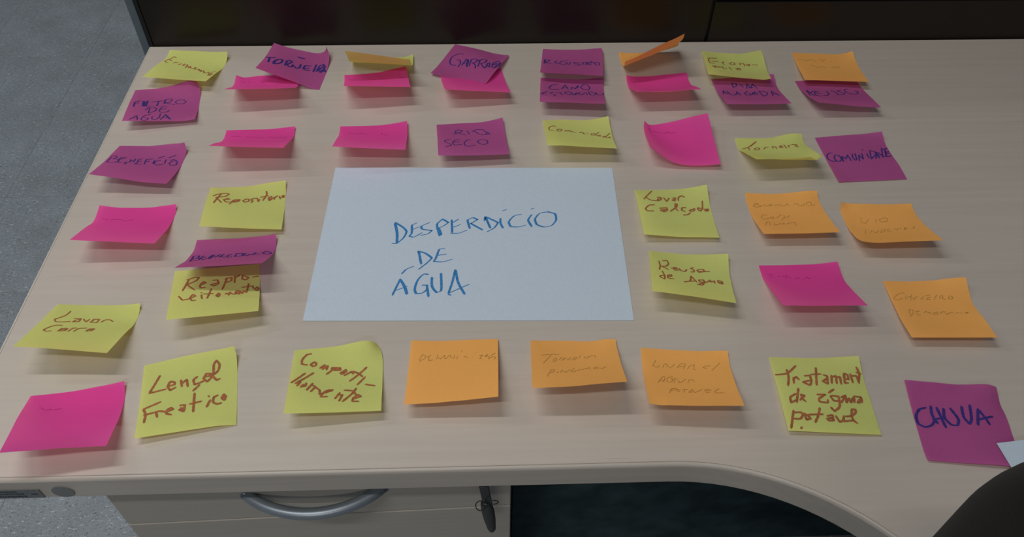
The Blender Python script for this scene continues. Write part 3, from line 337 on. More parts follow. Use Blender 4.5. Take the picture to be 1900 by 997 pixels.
"6051 -1731 58 6109 -1736 2 6192 -1739 9 6273 -1744 28 6351 -1750 51 6429 -1756 77 6506 -1761 106 6583 -1766 136 6662 -1769 159 6741 -1769 179 6030 -1811 46 6105 -1820 6 6188 -1824 2 6271 -1829 11 6352 -1834 30 6431 -1839 55 6509 -1843 83 6587 -1848 112 6667 -1851 135 6748 -1851 155 6022 -1894 49 6100 -1903 17 6184 -1910 3 6267 -1914 5 6350 -1918 19 6431 -1922 40 6511 -1927 66 6590 -1931 93 6670 -1933 116 6752 -1935 135 6019 -1976 65 6097 -1986 33 6179 -1994 14 6263 -1999 9 6347 -2003 16 6429 -2007 33 6510 -2011 55 6590 -2014 79 6671 -2017 101 6752 -2019 118 6015 -2057 83 6093 -2068 52 6175 -2077 30 6258 -2083 20 6342 -2088 21 6426 -2092 33 6508 -2095 50 6589 -2099 71 6671 -2101 92 6753 -2104 110 6014 -2136 108 6091 -2148 75 6171 -2159 50 6254 -2166 36 6337 -2172 32 6421 -2177 38 6505 -2180 51 6587 -2183 68 6669 -2186 86 6751 -2189 104 6011 -2215 133 6088 -2228 100 6167 -2240 73 6249 -2249 56 6333 -2256 47 6417 -2261 48 6501 -2265 55 6584 -2268 68 6667 -2271 83 6749 -2273 99 6008 -2294 157 6085 -2308 126 6164 -2321 98 6245 -2331 76 6328 -2339 63 6412 -2345 57 6497 -2350 60 6581 -2353 67 6665 -2356 80 6748 -2358 95 6004 -2370 185 6081 -2388 154 6159 -2402 120 6238 -2414 91 6321 -2423 71 6406 -2429 61 6492 -2434 60 6579 -2438 64 6664 -2441 73 6748 -2442 87 6001 -2438 230 6076 -2465 182 6150 -2484 135 6228 -2497 93 6313 -2506 67 6400 -2512 54 6488 -2517 52 6576 -2521 57 6664 -2524 65 6755 -2526 75",
"82,138 113,103 113,182 147,187;159,158 231,182 285,196;303,200 349,202 380,167 386,201 412,210 485,215 483,228"),
 23:("yellow","brown",
"7035 -2006 14 7116 -2005 7 7198 -2004 4 7282 -2003 2 7366 -2002 2 7450 -2000 2 7532 -1996 23 7615 -1993 44 7700 -1992 56 7785 -1990 47 7030 -2090 2 7115 -2090 2 7199 -2089 3 7283 -2087 4 7367 -2086 8 7451 -2084 14 7534 -2080 27 7617 -2077 38 7701 -2075 40 7784 -2073 28 7030 -2175 4 7115 -2174 8 7199 -2173 10 7284 -2172 13 7368 -2170 17 7452 -2167 24 7536 -2165 32 7619 -2162 37 7703 -2160 36 7787 -2158 29 7030 -2255 32 7115 -2255 31 7199 -2255 30 7284 -2254 31 7368 -2253 33 7453 -2251 36 7537 -2249 41 7621 -2246 45 7705 -2243 51 7790 -2239 58 7032 -2328 77 7115 -2332 67 7200 -2334 60 7284 -2335 56 7369 -2334 54 7454 -2333 54 7538 -2331 58 7623 -2328 65 7707 -2323 77 7789 -2316 94 7033 -2401 119 7116 -2407 106 7200 -2411 95 7285 -2413 86 7369 -2414 81 7454 -2414 80 7539 -2412 82 7623 -2408 91 7707 -2401 108 7788 -2391 131 7035 -2476 160 7118 -2481 146 7201 -2486 133 7285 -2489 123 7370 -2491 116 7454 -2491 113 7539 -2490 114 7624 -2486 121 7707 -2479 138 7787 -2468 165 7037 -2550 202 7120 -2554 188 7203 -2558 175 7287 -2561 166 7371 -2563 160 7455 -2563 157 7539 -2563 156 7623 -2562 157 7707 -2558 168 7787 -2547 196 7040 -2626 244 7123 -2626 233 7206 -2627 224 7289 -2628 218 7373 -2628 214 7455 -2627 213 7538 -2627 212 7621 -2628 211 7704 -2633 206 7778 -2614 246 7049 -2703 284 7129 -2697 280 7210 -2694 277 7293 -2691 276 7375 -2687 276 7456 -2683 277 7538 -2680 279 7621 -2677 282 7697 -2699 263 7743 -2660 309",
"58,256 152,219 305,84;161,212 306,78;177,203 299,93;152,219 150,314;280,241 231,266 232,311 284,303 307,258 280,241;441,246 401,240 360,294;503,228 501,283;504,249 546,249 547,304;598,265 643,254 629,232 601,253 603,292 647,286;674,221 686,311;761,240 725,253 731,291;785,230 856,234 853,266 816,269 853,286 864,304"),
 24:("purple","blue",
"7940 -2010 5 8022 -2006 9 8106 -2002 13 8190 -1998 18 8274 -1994 22 8358 -1991 25 8443 -1987 27 8528 -1984 33 8612 -1983 46 8697 -1986 62 7941 -2094 8 8025 -2090 12 8109 -2087 15 8193 -2083 19 8278 -2079 21 8362 -2075 23 8446 -2071 23 8530 -2068 24 8615 -2065 26 8699 -2063 28 7944 -2178 10 8028 -2175 13 8113 -2171 17 8197 -2167 20 8281 -2163 21 8365 -2159 21 8449 -2156 19 8533 -2152 16 8617 -2148 12 8701 -2145 5 7947 -2263 10 8031 -2259 14 8116 -2255 17 8200 -2252 20 8284 -2248 20 8368 -2244 19 8453 -2240 17 8537 -2236 12 8621 -2233 7 8705 -2229 2 7951 -2347 10 8035 -2343 14 8119 -2340 17 8203 -2336 19 8288 -2332 19 8372 -2328 18 8456 -2324 15 8540 -2321 11 8624 -2317 7 8708 -2313 2 7954 -2432 11 8038 -2428 14 8123 -2424 17 8207 -2420 18 8291 -2416 18 8376 -2412 17 8460 -2409 15 8544 -2405 12 8628 -2401 10 8713 -2397 7 7958 -2517 14 8042 -2513 15 8126 -2509 16 8211 -2505 17 8295 -2501 17 8379 -2497 16 8463 -2493 15 8548 -2489 14 8632 -2485 13 8717 -2481 13 7962 -2601 16 8046 -2597 16 8130 -2593 15 8215 -2589 15 8299 -2585 15 8383 -2581 15 8467 -2577 14 8551 -2573 14 8636 -2569 14 8720 -2566 14 7967 -2686 17 8051 -2682 16 8135 -2677 14 8219 -2673 14 8303 -2669 14 8387 -2665 13 8471 -2662 14 8555 -2657 14 8639 -2653 13 8723 -2650 11 7973 -2772 17 8056 -2766 15 8139 -2762 13 8223 -2758 13 8307 -2754 12 8391 -2750 12 8475 -2746 12 8559 -2742 12 8642 -2738 11 8725 -2733 9",
"130,378 86,380 34,440 33,507 84,560 136,559;156,428 125,491 136,559 184,570 217,527 210,447 165,429;228,581 244,464 283,527 334,445 346,570;412,425 393,502 406,562 430,557 453,421;463,584 498,456 534,549 554,425;592,340 593,351;630,427 623,526;698,368 651,547;700,362 761,382 767,435 651,547;724,542 792,395 782,530;754,489 810,462;900,308 843,504;900,308 940,367 904,477 835,511;814,408 844,490;988,306 947,327 901,505 988,477;957,394 988,380;923,421 988,421"),
 25:("pink","pen",
"338 -3009 55 421 -3005 33 505 -3004 15 590 -3002 9 675 -3000 5 760 -2998 2 844 -2996 4 929 -2993 16 1013 -2993 28 1095 -2994 43 339 -3092 41 423 -3089 31 508 -3087 24 592 -3085 19 677 -3083 15 762 -3082 12 846 -3080 10 931 -3078 11 1016 -3076 11 1101 -3073 9 342 -3177 37 426 -3173 37 511 -3171 35 595 -3168 33 679 -3166 29 764 -3165 25 848 -3163 21 933 -3162 16 1018 -3160 11 1103 -3158 3 345 -3260 52 429 -3256 55 514 -3253 55 598 -3251 52 682 -3249 49 766 -3247 44 851 -3246 38 935 -3245 33 1020 -3243 27 1103 -3242 21 348 -3335 92 432 -3334 86 516 -3333 82 601 -3331 78 685 -3329 73 769 -3328 68 853 -3327 62 938 -3326 56 1022 -3325 49 1106 -3324 42 351 -3410 131 435 -3411 122 519 -3410 115 603 -3410 108 688 -3409 102 772 -3407 96 856 -3406 90 940 -3405 84 1025 -3405 77 1109 -3404 70 354 -3486 168 438 -3487 158 522 -3487 150 607 -3487 142 691 -3486 135 775 -3485 129 859 -3484 122 944 -3483 116 1028 -3482 110 1112 -3481 105 358 -3562 204 442 -3563 195 526 -3563 186 610 -3563 178 694 -3563 171 778 -3562 164 862 -3561 157 947 -3561 151 1031 -3560 145 1115 -3558 139 361 -3638 240 445 -3639 231 529 -3639 223 613 -3639 215 697 -3639 208 782 -3638 200 866 -3638 193 950 -3637 186 1034 -3637 179 1118 -3636 173 363 -3715 276 448 -3715 268 532 -3715 260 617 -3714 253 701 -3714 245 785 -3714 238 869 -3714 230 953 -3713 222 1037 -3713 214 1121 -3713 207",
"99,238 197,284;215,277 316,268 411,311 503,276"),
 26:("yellow","brown",
"1385 -2736 34 1469 -2727 19 1554 -2717 11 1639 -2707 7 1724 -2697 4 1808 -2688 5 1893 -2677 16 1977 -2669 27 2060 -2661 34 2144 -2653 42 1399 -2815 59 1482 -2806 45 1565 -2797 34 1649 -2788 25 1733 -2780 18 1818 -2771 14 1902 -2761 15 1986 -2752 17 2070 -2744 19 2154 -2734 20 1411 -2893 87 1494 -2885 71 1577 -2878 56 1660 -2870 44 1743 -2862 33 1827 -2854 24 1911 -2845 18 1996 -2836 14 2080 -2827 11 2165 -2817 6 1423 -2972 114 1505 -2965 96 1588 -2959 79 1670 -2952 63 1754 -2944 49 1837 -2936 37 1921 -2928 27 2005 -2920 18 2089 -2911 10 2172 -2902 2 1434 -3052 137 1516 -3046 117 1598 -3040 99 1681 -3033 81 1764 -3026 65 1847 -3019 51 1930 -3011 38 2014 -3003 26 2097 -2995 14 2181 -2987 2 1445 -3134 156 1527 -3128 135 1609 -3122 115 1691 -3115 97 1773 -3109 80 1856 -3101 64 1939 -3094 50 2023 -3086 36 2106 -3079 22 2190 -3071 7 1454 -3217 168 1536 -3211 148 1618 -3205 129 1700 -3198 110 1783 -3191 93 1866 -3184 77 1949 -3177 62 2032 -3169 47 2115 -3162 32 2198 -3155 17 1462 -3300 176 1544 -3294 158 1626 -3288 140 1709 -3281 122 1792 -3274 105 1875 -3267 89 1958 -3260 74 2041 -3252 59 2124 -3245 45 2207 -3239 30 1469 -3384 181 1552 -3378 165 1635 -3371 149 1718 -3364 133 1801 -3357 117 1884 -3350 101 1967 -3343 87 2050 -3335 73 2133 -3328 59 2216 -3321 46 1474 -3468 184 1559 -3461 172 1643 -3455 158 1727 -3448 143 1810 -3440 128 1893 -3433 112 1976 -3426 99 2059 -3418 87 2142 -3411 75 2225 -3404 62",
"65,288 131,216 233,186 259,206 215,278 108,329;154,222 131,328 99,478;108,329 193,458;204,370 284,353 258,324 213,382 249,432 285,418;292,479 346,361 412,346 395,395 323,428;328,403 392,371;494,325 453,373 479,406 529,375 525,331 494,325;584,308 549,345 582,372 563,410;584,315 629,301 652,384 662,329;739,159 750,215 707,356;674,281 772,254;812,269 776,305 791,357 823,319 812,269;791,305 802,344;845,289 855,333;850,308 889,261;917,274 932,323;959,259 953,294 977,294 979,265 959,259"),
 27:("purple","blue",
"1412 -3490 21 1498 -3483 16 1585 -3477 14 1670 -3472 12 1756 -3468 10 1841 -3464 12 1926 -3459 17 2011 -3456 23 2095 -3455 34 2174 -3456 58 1420 -3572 30 1505 -3565 29 1590 -3560 28 1675 -3555 26 1760 -3551 24 1845 -3547 21 1930 -3544 19 2015 -3540 16 2101 -3537 15 2188 -3532 19 1427 -3654 44 1511 -3647 47 1596 -3642 47 1680 -3637 45 1765 -3633 42 1849 -3630 38 1934 -3627 32 2019 -3624 26 2105 -3620 20 2191 -3618 10 1432 -3732 76 1516 -3727 75 1601 -3722 74 1685 -3717 71 1769 -3713 68 1854 -3710 63 1938 -3707 57 2023 -3704 51 2108 -3701 45 2192 -3699 39 1437 -3807 114 1521 -3803 110 1606 -3799 107 1690 -3795 105 1774 -3791 101 1859 -3787 97 1943 -3783 93 2028 -3780 89 2112 -3776 86 2196 -3771 85 1442 -3882 152 1526 -3877 149 1610 -3873 147 1695 -3869 144 1779 -3865 142 1863 -3861 138 1948 -3856 135 2032 -3852 133 2116 -3847 132 2201 -3841 132 1446 -3952 197 1531 -3949 195 1615 -3944 192 1699 -3940 190 1784 -3936 187 1868 -3931 185 1952 -3926 183 2037 -3921 181 2121 -3915 181 2205 -3909 181 1450 -4019 248 1535 -4017 244 1619 -4013 241 1704 -4009 238 1788 -4004 236 1873 -3999 234 1957 -3994 233 2041 -3988 232 2126 -3982 233 2210 -3976 233 1454 -4088 297 1539 -4085 294 1623 -4081 292 1708 -4076 289 1793 -4071 288 1877 -4066 286 1962 -4060 285 2046 -4054 285 2130 -4048 285 2215 -4042 285 1456 -4157 346 1542 -4152 345 1628 -4147 343 1713 -4142 342 1797 -4137 340 1882 -4131 339 1966 -4125 339 2051 -4120 338 2135 -4114 338 2220 -4108 337",
"51,435 59,625;29,417 117,405 116,490 51,538;140,492 150,570 60,611;175,411 151,493 190,554 238,521;158,476 212,464;273,390 249,522;247,467 300,407 282,471 264,535;363,382 317,474;408,379 363,478 393,414 382,462 456,485;502,388 455,433 479,486 520,470;556,374 555,472;554,365 632,353 639,439 564,462;667,358 647,422 696,442 720,390 758,408 787,328 754,390 843,374;897,297 859,342 927,388 980,364 945,308 897,297"),
 28:("yellow","brown",
"1325 -3939 66 1408 -3924 58 1491 -3908 50 1573 -3893 43 1656 -3878 36 1739 -3863 29 1821 -3848 22 1904 -3833 15 1986 -3819 8 2066 -3803 2 1342 -4020 81 1424 -4006 70 1507 -3991 60 1589 -3976 50 1672 -3961 41 1754 -3946 32 1837 -3931 23 1919 -3917 15 2002 -3902 8 2086 -3885 2 1359 -4101 100 1441 -4087 86 1523 -4073 73 1605 -4058 61 1688 -4044 49 1770 -4029 38 1853 -4014 28 1935 -3999 19 2019 -3984 10 2102 -3968 2 1376 -4182 119 1458 -4168 103 1540 -4154 89 1622 -4140 75 1704 -4126 62 1787 -4111 49 1869 -4096 38 1952 -4081 27 2034 -4066 17 2117 -4051 7 1393 -4262 138 1475 -4249 122 1557 -4235 107 1639 -4221 92 1721 -4207 78 1803 -4192 65 1886 -4178 53 1968 -4163 41 2051 -4148 29 2133 -4133 18 1410 -4343 158 1492 -4329 142 1574 -4315 127 1656 -4301 113 1739 -4287 99 1821 -4272 85 1903 -4258 72 1986 -4243 60 2068 -4229 48 2151 -4214 36 1428 -4423 177 1510 -4409 163 1592 -4395 149 1674 -4380 135 1756 -4366 122 1838 -4351 109 1921 -4337 97 2003 -4322 85 2086 -4307 73 2168 -4293 61 1445 -4503 197 1527 -4488 185 1610 -4474 172 1692 -4459 160 1774 -4444 148 1856 -4429 136 1939 -4414 124 2021 -4399 113 2104 -4384 102 2186 -4369 92 1463 -4583 218 1545 -4568 207 1628 -4553 196 1710 -4537 186 1792 -4522 175 1875 -4507 165 1957 -4491 155 2039 -4475 145 2122 -4460 135 2204 -4444 126 1481 -4663 240 1563 -4647 230 1645 -4631 221 1728 -4615 212 1810 -4599 203 1893 -4583 195 1975 -4567 187 2058 -4551 178 2140 -4535 170 2222 -4519 162",
"178,188 123,418;157,196 241,156 290,161 266,214 160,292 260,414;306,320 378,269 344,248 311,321 320,369 373,363;451,230 506,226 520,299 468,341 434,310 519,281;615,201 569,416;593,216 670,199 666,259 590,287;708,177 705,299;709,211 763,167;802,172 792,239 837,261 869,223 825,192;914,221 986,214;92,535 141,617 211,591 279,535 245,503 220,571 245,633 286,626;335,470 342,474;341,518 352,600;444,396 409,594;361,499 472,497;530,491 507,550 534,573 547,513 530,491;516,531 543,543;606,518 626,500 650,542 658,482 692,526 724,529 765,473 732,460 723,509 767,534 781,475 799,527 819,469 848,511;871,336 852,492;795,400 916,385 927,432;969,409 944,453 972,484 988,438 969,409"),
 29:("yellow","brown",
"344 -4271 13 429 -4274 9 514 -4277 5 598 -4280 2 683 -4283 2 767 -4286 3 852 -4289 4 936 -4293 11 1019 -4297 23 1099 -4306 44 344 -4349 44 428 -4354 36 512 -4358 28 596 -4362 21 680 -4366 17 764 -4370 13 849 -4374 9 933 -4377 6 1017 -4381 6 1102 -4383 8 343 -4427 76 426 -4433 64 510 -4439 53 594 -4444 43 678 -4449 35 762 -4453 28 846 -4457 21 930 -4461 14 1014 -4465 8 1099 -4468 2 341 -4506 107 425 -4512 93 508 -4519 80 592 -4524 69 675 -4530 59 759 -4534 50 844 -4539 42 928 -4543 35 1012 -4546 30 1097 -4550 24 340 -4584 137 423 -4591 123 507 -4597 110 590 -4603 98 674 -4609 88 758 -4614 79 842 -4618 72 927 -4621 66 1011 -4624 64 1095 -4625 64 339 -4662 169 422 -4669 156 506 -4675 143 589 -4681 131 673 -4686 121 757 -4691 113 841 -4695 106 926 -4698 102 1010 -4700 101 1094 -4700 103 338 -4739 203 422 -4745 190 505 -4752 178 589 -4757 167 673 -4763 158 756 -4767 150 841 -4771 144 925 -4774 140 1009 -4775 139 1094 -4776 140 338 -4816 237 421 -4822 226 505 -4827 216 589 -4832 206 672 -4837 197 756 -4842 189 840 -4846 183 924 -4849 178 1009 -4851 176 1093 -4853 175 338 -4893 271 422 -4897 264 505 -4901 256 589 -4906 247 672 -4911 239 756 -4915 231 840 -4920 224 924 -4923 218 1008 -4927 213 1092 -4930 210 339 -4970 307 422 -4973 302 505 -4976 296 589 -4979 290 672 -4984 281 756 -4988 274 839 -4993 266 923 -4998 258 1006 -5003 250 1089 -5008 244",
"210,138 197,224 122,337 149,378 216,368 297,338;306,271 384,265 386,324 323,344 344,301 390,279;413,267 463,318 480,264;520,301 525,258 587,250 581,314 511,317 531,271;624,301 653,255 697,243 748,271;253,439 198,449 142,511 117,585 148,602 200,582;264,570 280,506 335,490 333,535 277,566;273,542 322,513;368,552 389,472 423,460;424,540 450,468 525,441;547,508 563,456 613,443 606,482 549,513;559,481 599,466"),
 30:("pink","pen",
"464 -5259 13 547 -5248 9 629 -5236 4 712 -5225 2 795 -5213 2 877 -5199 6 959 -5185 12 1042 -5172 18 1123 -5159 27 1203 -5150 43 476 -5338 43 559 -5329 30 642 -5319 17 725 -5308 9 808 -5296 5 891 -5283 4 973 -5269 6 1056 -5255 7 1138 -5241 9 1221 -5227 18 491 -5415 77 573 -5408 55 655 -5400 36 738 -5390 22 821 -5379 14 904 -5366 9 987 -5353 7 1070 -5339 5 1154 -5324 5 1237 -5309 7 507 -5490 112 587 -5486 85 669 -5479 62 751 -5471 43 834 -5460 31 918 -5448 23 1001 -5435 19 1085 -5421 17 1168 -5406 17 1251 -5391 21 523 -5566 145 602 -5562 115 683 -5557 89 765 -5550 69 848 -5540 54 932 -5529 45 1016 -5516 39 1099 -5502 38 1182 -5487 39 1265 -5471 42 537 -5645 170 617 -5641 143 698 -5635 118 780 -5627 97 863 -5618 82 946 -5607 72 1030 -5594 66 1113 -5580 65 1197 -5565 67 1280 -5549 72 550 -5725 195 631 -5719 170 713 -5712 147 795 -5704 129 878 -5695 114 961 -5684 104 1044 -5671 98 1128 -5657 97 1211 -5641 101 1293 -5624 108 565 -5804 223 647 -5795 202 729 -5786 183 811 -5777 167 893 -5768 153 975 -5757 143 1058 -5745 136 1141 -5732 134 1224 -5716 137 1306 -5700 144 583 -5879 256 665 -5866 241 746 -5857 226 827 -5847 213 908 -5836 201 990 -5826 191 1072 -5815 182 1154 -5804 176 1237 -5791 175 1319 -5777 177 608 -5948 297 684 -5936 287 764 -5924 275 844 -5913 264 924 -5901 254 1005 -5890 245 1086 -5881 234 1167 -5873 224 1248 -5865 215 1328 -5858 208",
"150,207 210,248 273,235;285,249 372,228"),
 31:("yellow","brown",
"1313 -4977 16 1397 -4958 22 1481 -4941 29 1564 -4924 38 1648 -4909 48 1731 -4894 54 1815 -4879 59 1898 -4865 64 1981 -4854 75 2060 -4853 101 1331 -5058 27 1414 -5040 28 1498 -5023 30 1581 -5007 33 1664 -4991 37 1747 -4975 38 1831 -4960 38 1914 -4944 37 1997 -4929 37 2082 -4914 45 1348 -5139 35 1431 -5122 33 1514 -5106 32 1597 -5090 31 1680 -5074 30 1763 -5057 28 1846 -5041 25 1930 -5025 21 2013 -5009 18 2096 -4993 15 1365 -5221 40 1448 -5205 37 1530 -5189 34 1613 -5173 31 1696 -5156 28 1779 -5140 23 1862 -5124 19 1946 -5108 14 2029 -5092 9 2113 -5075 2 1381 -5304 44 1464 -5288 41 1546 -5271 38 1629 -5255 34 1712 -5239 29 1795 -5223 23 1878 -5207 18 1961 -5191 12 2045 -5175 7 2128 -5159 2 1397 -5386 50 1480 -5370 47 1562 -5354 43 1645 -5338 38 1728 -5322 32 1811 -5306 26 1894 -5290 20 1977 -5274 14 2060 -5258 8 2143 -5242 2 1412 -5468 59 1495 -5453 54 1578 -5437 48 1661 -5421 43 1744 -5405 37 1827 -5389 31 1910 -5373 25 1993 -5357 18 2076 -5341 11 2159 -5326 2 1428 -5551 67 1511 -5536 60 1594 -5520 54 1677 -5504 48 1760 -5488 42 1843 -5471 37 1926 -5455 31 2008 -5439 24 2091 -5424 15 2174 -5409 4 1443 -5634 72 1526 -5619 65 1609 -5603 59 1693 -5586 54 1776 -5570 49 1859 -5554 43 1942 -5538 38 2024 -5522 32 2107 -5507 21 2189 -5493 7 1456 -5718 73 1541 -5701 68 1625 -5685 64 1709 -5669 60 1792 -5653 56 1875 -5636 51 1958 -5620 46 2040 -5604 42 2122 -5590 28 2203 -5576 9",
"180,205 86,426;86,426 254,404;272,370 342,357 340,323 294,308 272,370 301,429 355,399;406,310 420,398;418,358 467,315 481,409;578,297 538,328 551,396 611,380 651,361;602,411 539,479;670,274 645,334 682,380 722,335 711,282 670,274;660,311 711,307;711,307 742,274 754,164 781,127 811,174 793,258 732,311 753,340 784,378 814,364;213,570 48,637;48,637 75,714 71,815;61,718 156,703;175,693 196,767;181,707 204,692 283,713 350,693 328,670 291,689 285,739 335,761;415,653 465,656 460,740 410,711 467,695;428,688 449,718;556,515 555,764;514,654 632,637;701,578 709,586;721,637 690,723;799,584 760,604 752,668 793,702 838,696;859,582 841,631 867,661 880,611 859,582;855,607 866,641"),
 32:("yellow","brown",
"2558 -4838 2 2641 -4833 6 2725 -4828 9 2809 -4823 12 2892 -4819 20 2974 -4817 36 3053 -4819 64 3135 -4816 85 3215 -4801 69 3258 -4782 2 2562 -4922 15 2646 -4918 12 2730 -4913 9 2814 -4908 6 2898 -4903 7 2981 -4899 15 3063 -4896 34 3145 -4894 53 3230 -4883 51 3303 -4860 13 2567 -5005 31 2651 -5001 22 2735 -4997 14 2819 -4992 6 2903 -4987 2 2987 -4982 2 3072 -4976 10 3155 -4971 22 3240 -4961 24 3325 -4947 13 2574 -5087 50 2657 -5084 37 2741 -5080 26 2825 -5076 15 2909 -5071 7 2994 -5066 2 3079 -5060 2 3164 -5052 7 3249 -5043 10 3335 -5034 11 2580 -5169 72 2664 -5166 57 2747 -5162 43 2831 -5159 31 2916 -5154 22 3000 -5149 15 3085 -5143 12 3171 -5135 12 3256 -5127 15 3340 -5119 17 2587 -5249 94 2671 -5247 79 2754 -5244 65 2838 -5240 52 2922 -5235 42 3007 -5230 35 3092 -5224 31 3177 -5217 29 3262 -5211 28 3346 -5204 28 2594 -5331 115 2677 -5328 100 2761 -5325 87 2845 -5321 75 2929 -5316 65 3013 -5311 58 3098 -5305 53 3183 -5299 49 3267 -5293 46 3352 -5287 43 2600 -5413 134 2684 -5410 120 2767 -5406 108 2851 -5402 97 2936 -5397 88 3020 -5392 81 3104 -5386 75 3189 -5380 70 3273 -5375 66 3357 -5370 62 2606 -5495 150 2690 -5492 139 2774 -5487 129 2858 -5483 119 2942 -5478 111 3026 -5473 104 3111 -5467 97 3195 -5462 92 3279 -5457 87 3363 -5452 82 2610 -5578 164 2695 -5574 157 2780 -5569 149 2865 -5564 141 2949 -5559 133 3033 -5554 126 3117 -5548 120 3201 -5543 114 3285 -5538 108 3369 -5533 103",
"196,71 147,82 101,159 107,222 166,236;238,192 201,228 226,259 260,240 257,205 238,192;307,283 357,237 335,302;335,302 390,250 380,308;441,281 434,322 385,377;441,281 530,292 532,321 451,317;459,299 522,303;594,321 534,363 552,383 599,344 594,321;580,403 657,351 676,389;822,320 642,500;675,353 729,390 779,446;806,456 728,569;816,573 918,606;153,369 24,535;243,359 67,545;100,495 115,514 88,583;181,530 177,577 128,596 158,551;250,532 197,643;248,560 281,585 241,667;281,592 328,638 339,711;359,705 474,639 431,638 367,692 355,751 422,746;383,678 466,653;550,690 505,781;539,723 578,725 551,823;718,628 692,693 589,831;594,648 691,673 725,742;698,799 777,765 746,737 697,786 692,837 756,841"),
 33:("orange","pencil",
"3563 -4763 14 3647 -4764 9 3731 -4766 4 3815 -4767 2 3900 -4767 5 3984 -4767 9 4069 -4767 12 4153 -4767 13 4238 -4768 16 4322 -4768 18 3562 -4847 21 3646 -4848 18 3730 -4849 16 3815 -4850 16 3899 -4850 18 3984 -4850 21 4068 -4850 24 4152 -4850 28 4237 -4851 31 4321 -4851 35 3561 -4931 30 3645 -4932 29 3730 -4933 29 3814 -4933 29 3899 -4934 32 3983 -4934 35 4067 -4934 39 4152 -4933 44 4236 -4933 48 4320 -4933 53 3560 -5015 41 3644 -5015 42 3729 -5016 43 3813 -5016 44 3898 -5017 47 3982 -5017 51 4066 -5016 56 4151 -5016 61 4235 -5016 67 4319 -5015 74 3559 -5098 55 3644 -5099 56 3728 -5099 58 3813 -5099 61 3897 -5099 64 3981 -5099 69 4066 -5099 74 4150 -5098 81 4234 -5097 88 4318 -5097 96 3558 -5181 70 3643 -5181 73 3727 -5182 75 3812 -5182 78 3896 -5182 83 3980 -5181 88 4064 -5181 95 4149 -5180 102 4233 -5179 111 4316 -5178 120 3558 -5263 88 3642 -5264 91 3726 -5264 94 3811 -5264 98 3895 -5264 103 3979 -5263 109 4063 -5262 117 4147 -5261 125 4231 -5260 134 4315 -5258 144 3557 -5346 108 3641 -5346 111 3726 -5346 114 3810 -5346 119 3894 -5345 125 3978 -5344 132 4062 -5343 140 4146 -5342 149 4230 -5341 159 4313 -5339 170 3556 -5428 129 3640 -5427 132 3725 -5428 136 3809 -5427 141 3893 -5426 148 3977 -5426 155 4061 -5424 164 4144 -5423 174 4228 -5421 185 4312 -5419 195 3556 -5509 151 3640 -5509 154 3724 -5509 158 3808 -5509 163 3892 -5507 172 3975 -5506 180 4059 -5505 189 4143 -5503 200 4226 -5502 210 4310 -5500 221",
"140,222 112,311;136,222 179,234 173,276 113,329;239,229 198,265 225,277;216,277 218,320 269,309;316,225 314,280 298,298;326,269 345,300 393,235 396,296 421,285;421,273 453,238 463,275 498,296 509,241;540,262 533,305;585,172 588,197;613,286 634,263 643,288 669,293;706,291 708,299;743,206 747,216;788,269 823,266 789,320 815,323;840,293 883,258 857,295 900,299 891,337;917,287 968,246;900,338 934,302 977,320 951,357"),
 34:("orange","pencil",
"4608 -4781 3 4691 -4785 3 4774 -4788 4 4858 -4792 5 4941 -4795 5 5024 -4799 3 5107 -4803 2 5190 -4802 10 5272 -4800 24 5355 -4800 25 4603 -4858 38 4687 -4864 33 4770 -4869 28 4854 -4874 24 4938 -4878 21 5021 -4882 19 5105 -4885 20 5189 -4885 26 5272 -4885 32 5354 -4886 29 4601 -4935 74 4684 -4943 63 4767 -4950 54 4851 -4956 47 4934 -4960 43 5018 -4964 41 5103 -4966 42 5187 -4967 45 5271 -4968 49 5355 -4968 50 4598 -5012 109 4681 -5021 95 4764 -5029 83 4848 -5035 75 4932 -5040 70 5016 -5044 68 5100 -5046 69 5185 -5047 72 5269 -5048 76 5354 -5047 81 4595 -5089 142 4678 -5099 127 4761 -5107 115 4845 -5114 106 4929 -5119 101 5014 -5122 100 5098 -5124 101 5183 -5125 105 5267 -5125 111 5351 -5124 118 4593 -5167 175 4675 -5176 160 4758 -5184 148 4842 -5191 140 4927 -5195 136 5011 -5198 136 5096 -5200 139 5180 -5200 144 5265 -5199 151 5349 -5198 159 4590 -5246 206 4672 -5254 194 4756 -5261 184 4840 -5266 178 4924 -5270 175 5009 -5272 177 5093 -5273 181 5177 -5272 187 5262 -5271 195 5346 -5269 203 4586 -5324 238 4670 -5330 229 4754 -5336 222 4838 -5340 219 4922 -5343 219 5006 -5343 222 5090 -5343 227 5174 -5342 234 5258 -5341 242 5342 -5339 251 4584 -5403 270 4668 -5406 266 4752 -5410 264 4836 -5412 264 4920 -5413 266 5003 -5412 271 5087 -5411 278 5171 -5409 286 5254 -5408 293 5338 -5407 301 4583 -5481 302 4666 -5481 305 4750 -5481 309 4834 -5482 312 4917 -5481 317 5000 -5478 324 5083 -5476 332 5167 -5474 339 5249 -5474 346 5331 -5474 353",
"125,307 242,264 324,255;232,278 133,478;287,328 251,378 256,414 292,370 287,328;342,314 319,365;348,313 367,334 345,373;366,364 389,308 420,352 457,302;467,349 501,335 524,298 498,294 468,337;568,257 543,309;613,274 604,303 637,309 655,263;651,298 688,264 735,267 731,301;217,600 168,746;207,602 254,579 259,604 204,667;298,610 276,660;319,640 340,571 369,628 426,555;480,525 429,595 454,608 488,593 490,572;501,586 537,551 555,565;562,559 590,539 645,514 647,556;689,531 724,499 741,530 687,545;754,531 784,550 825,505"),
 35:("orange","pencil",
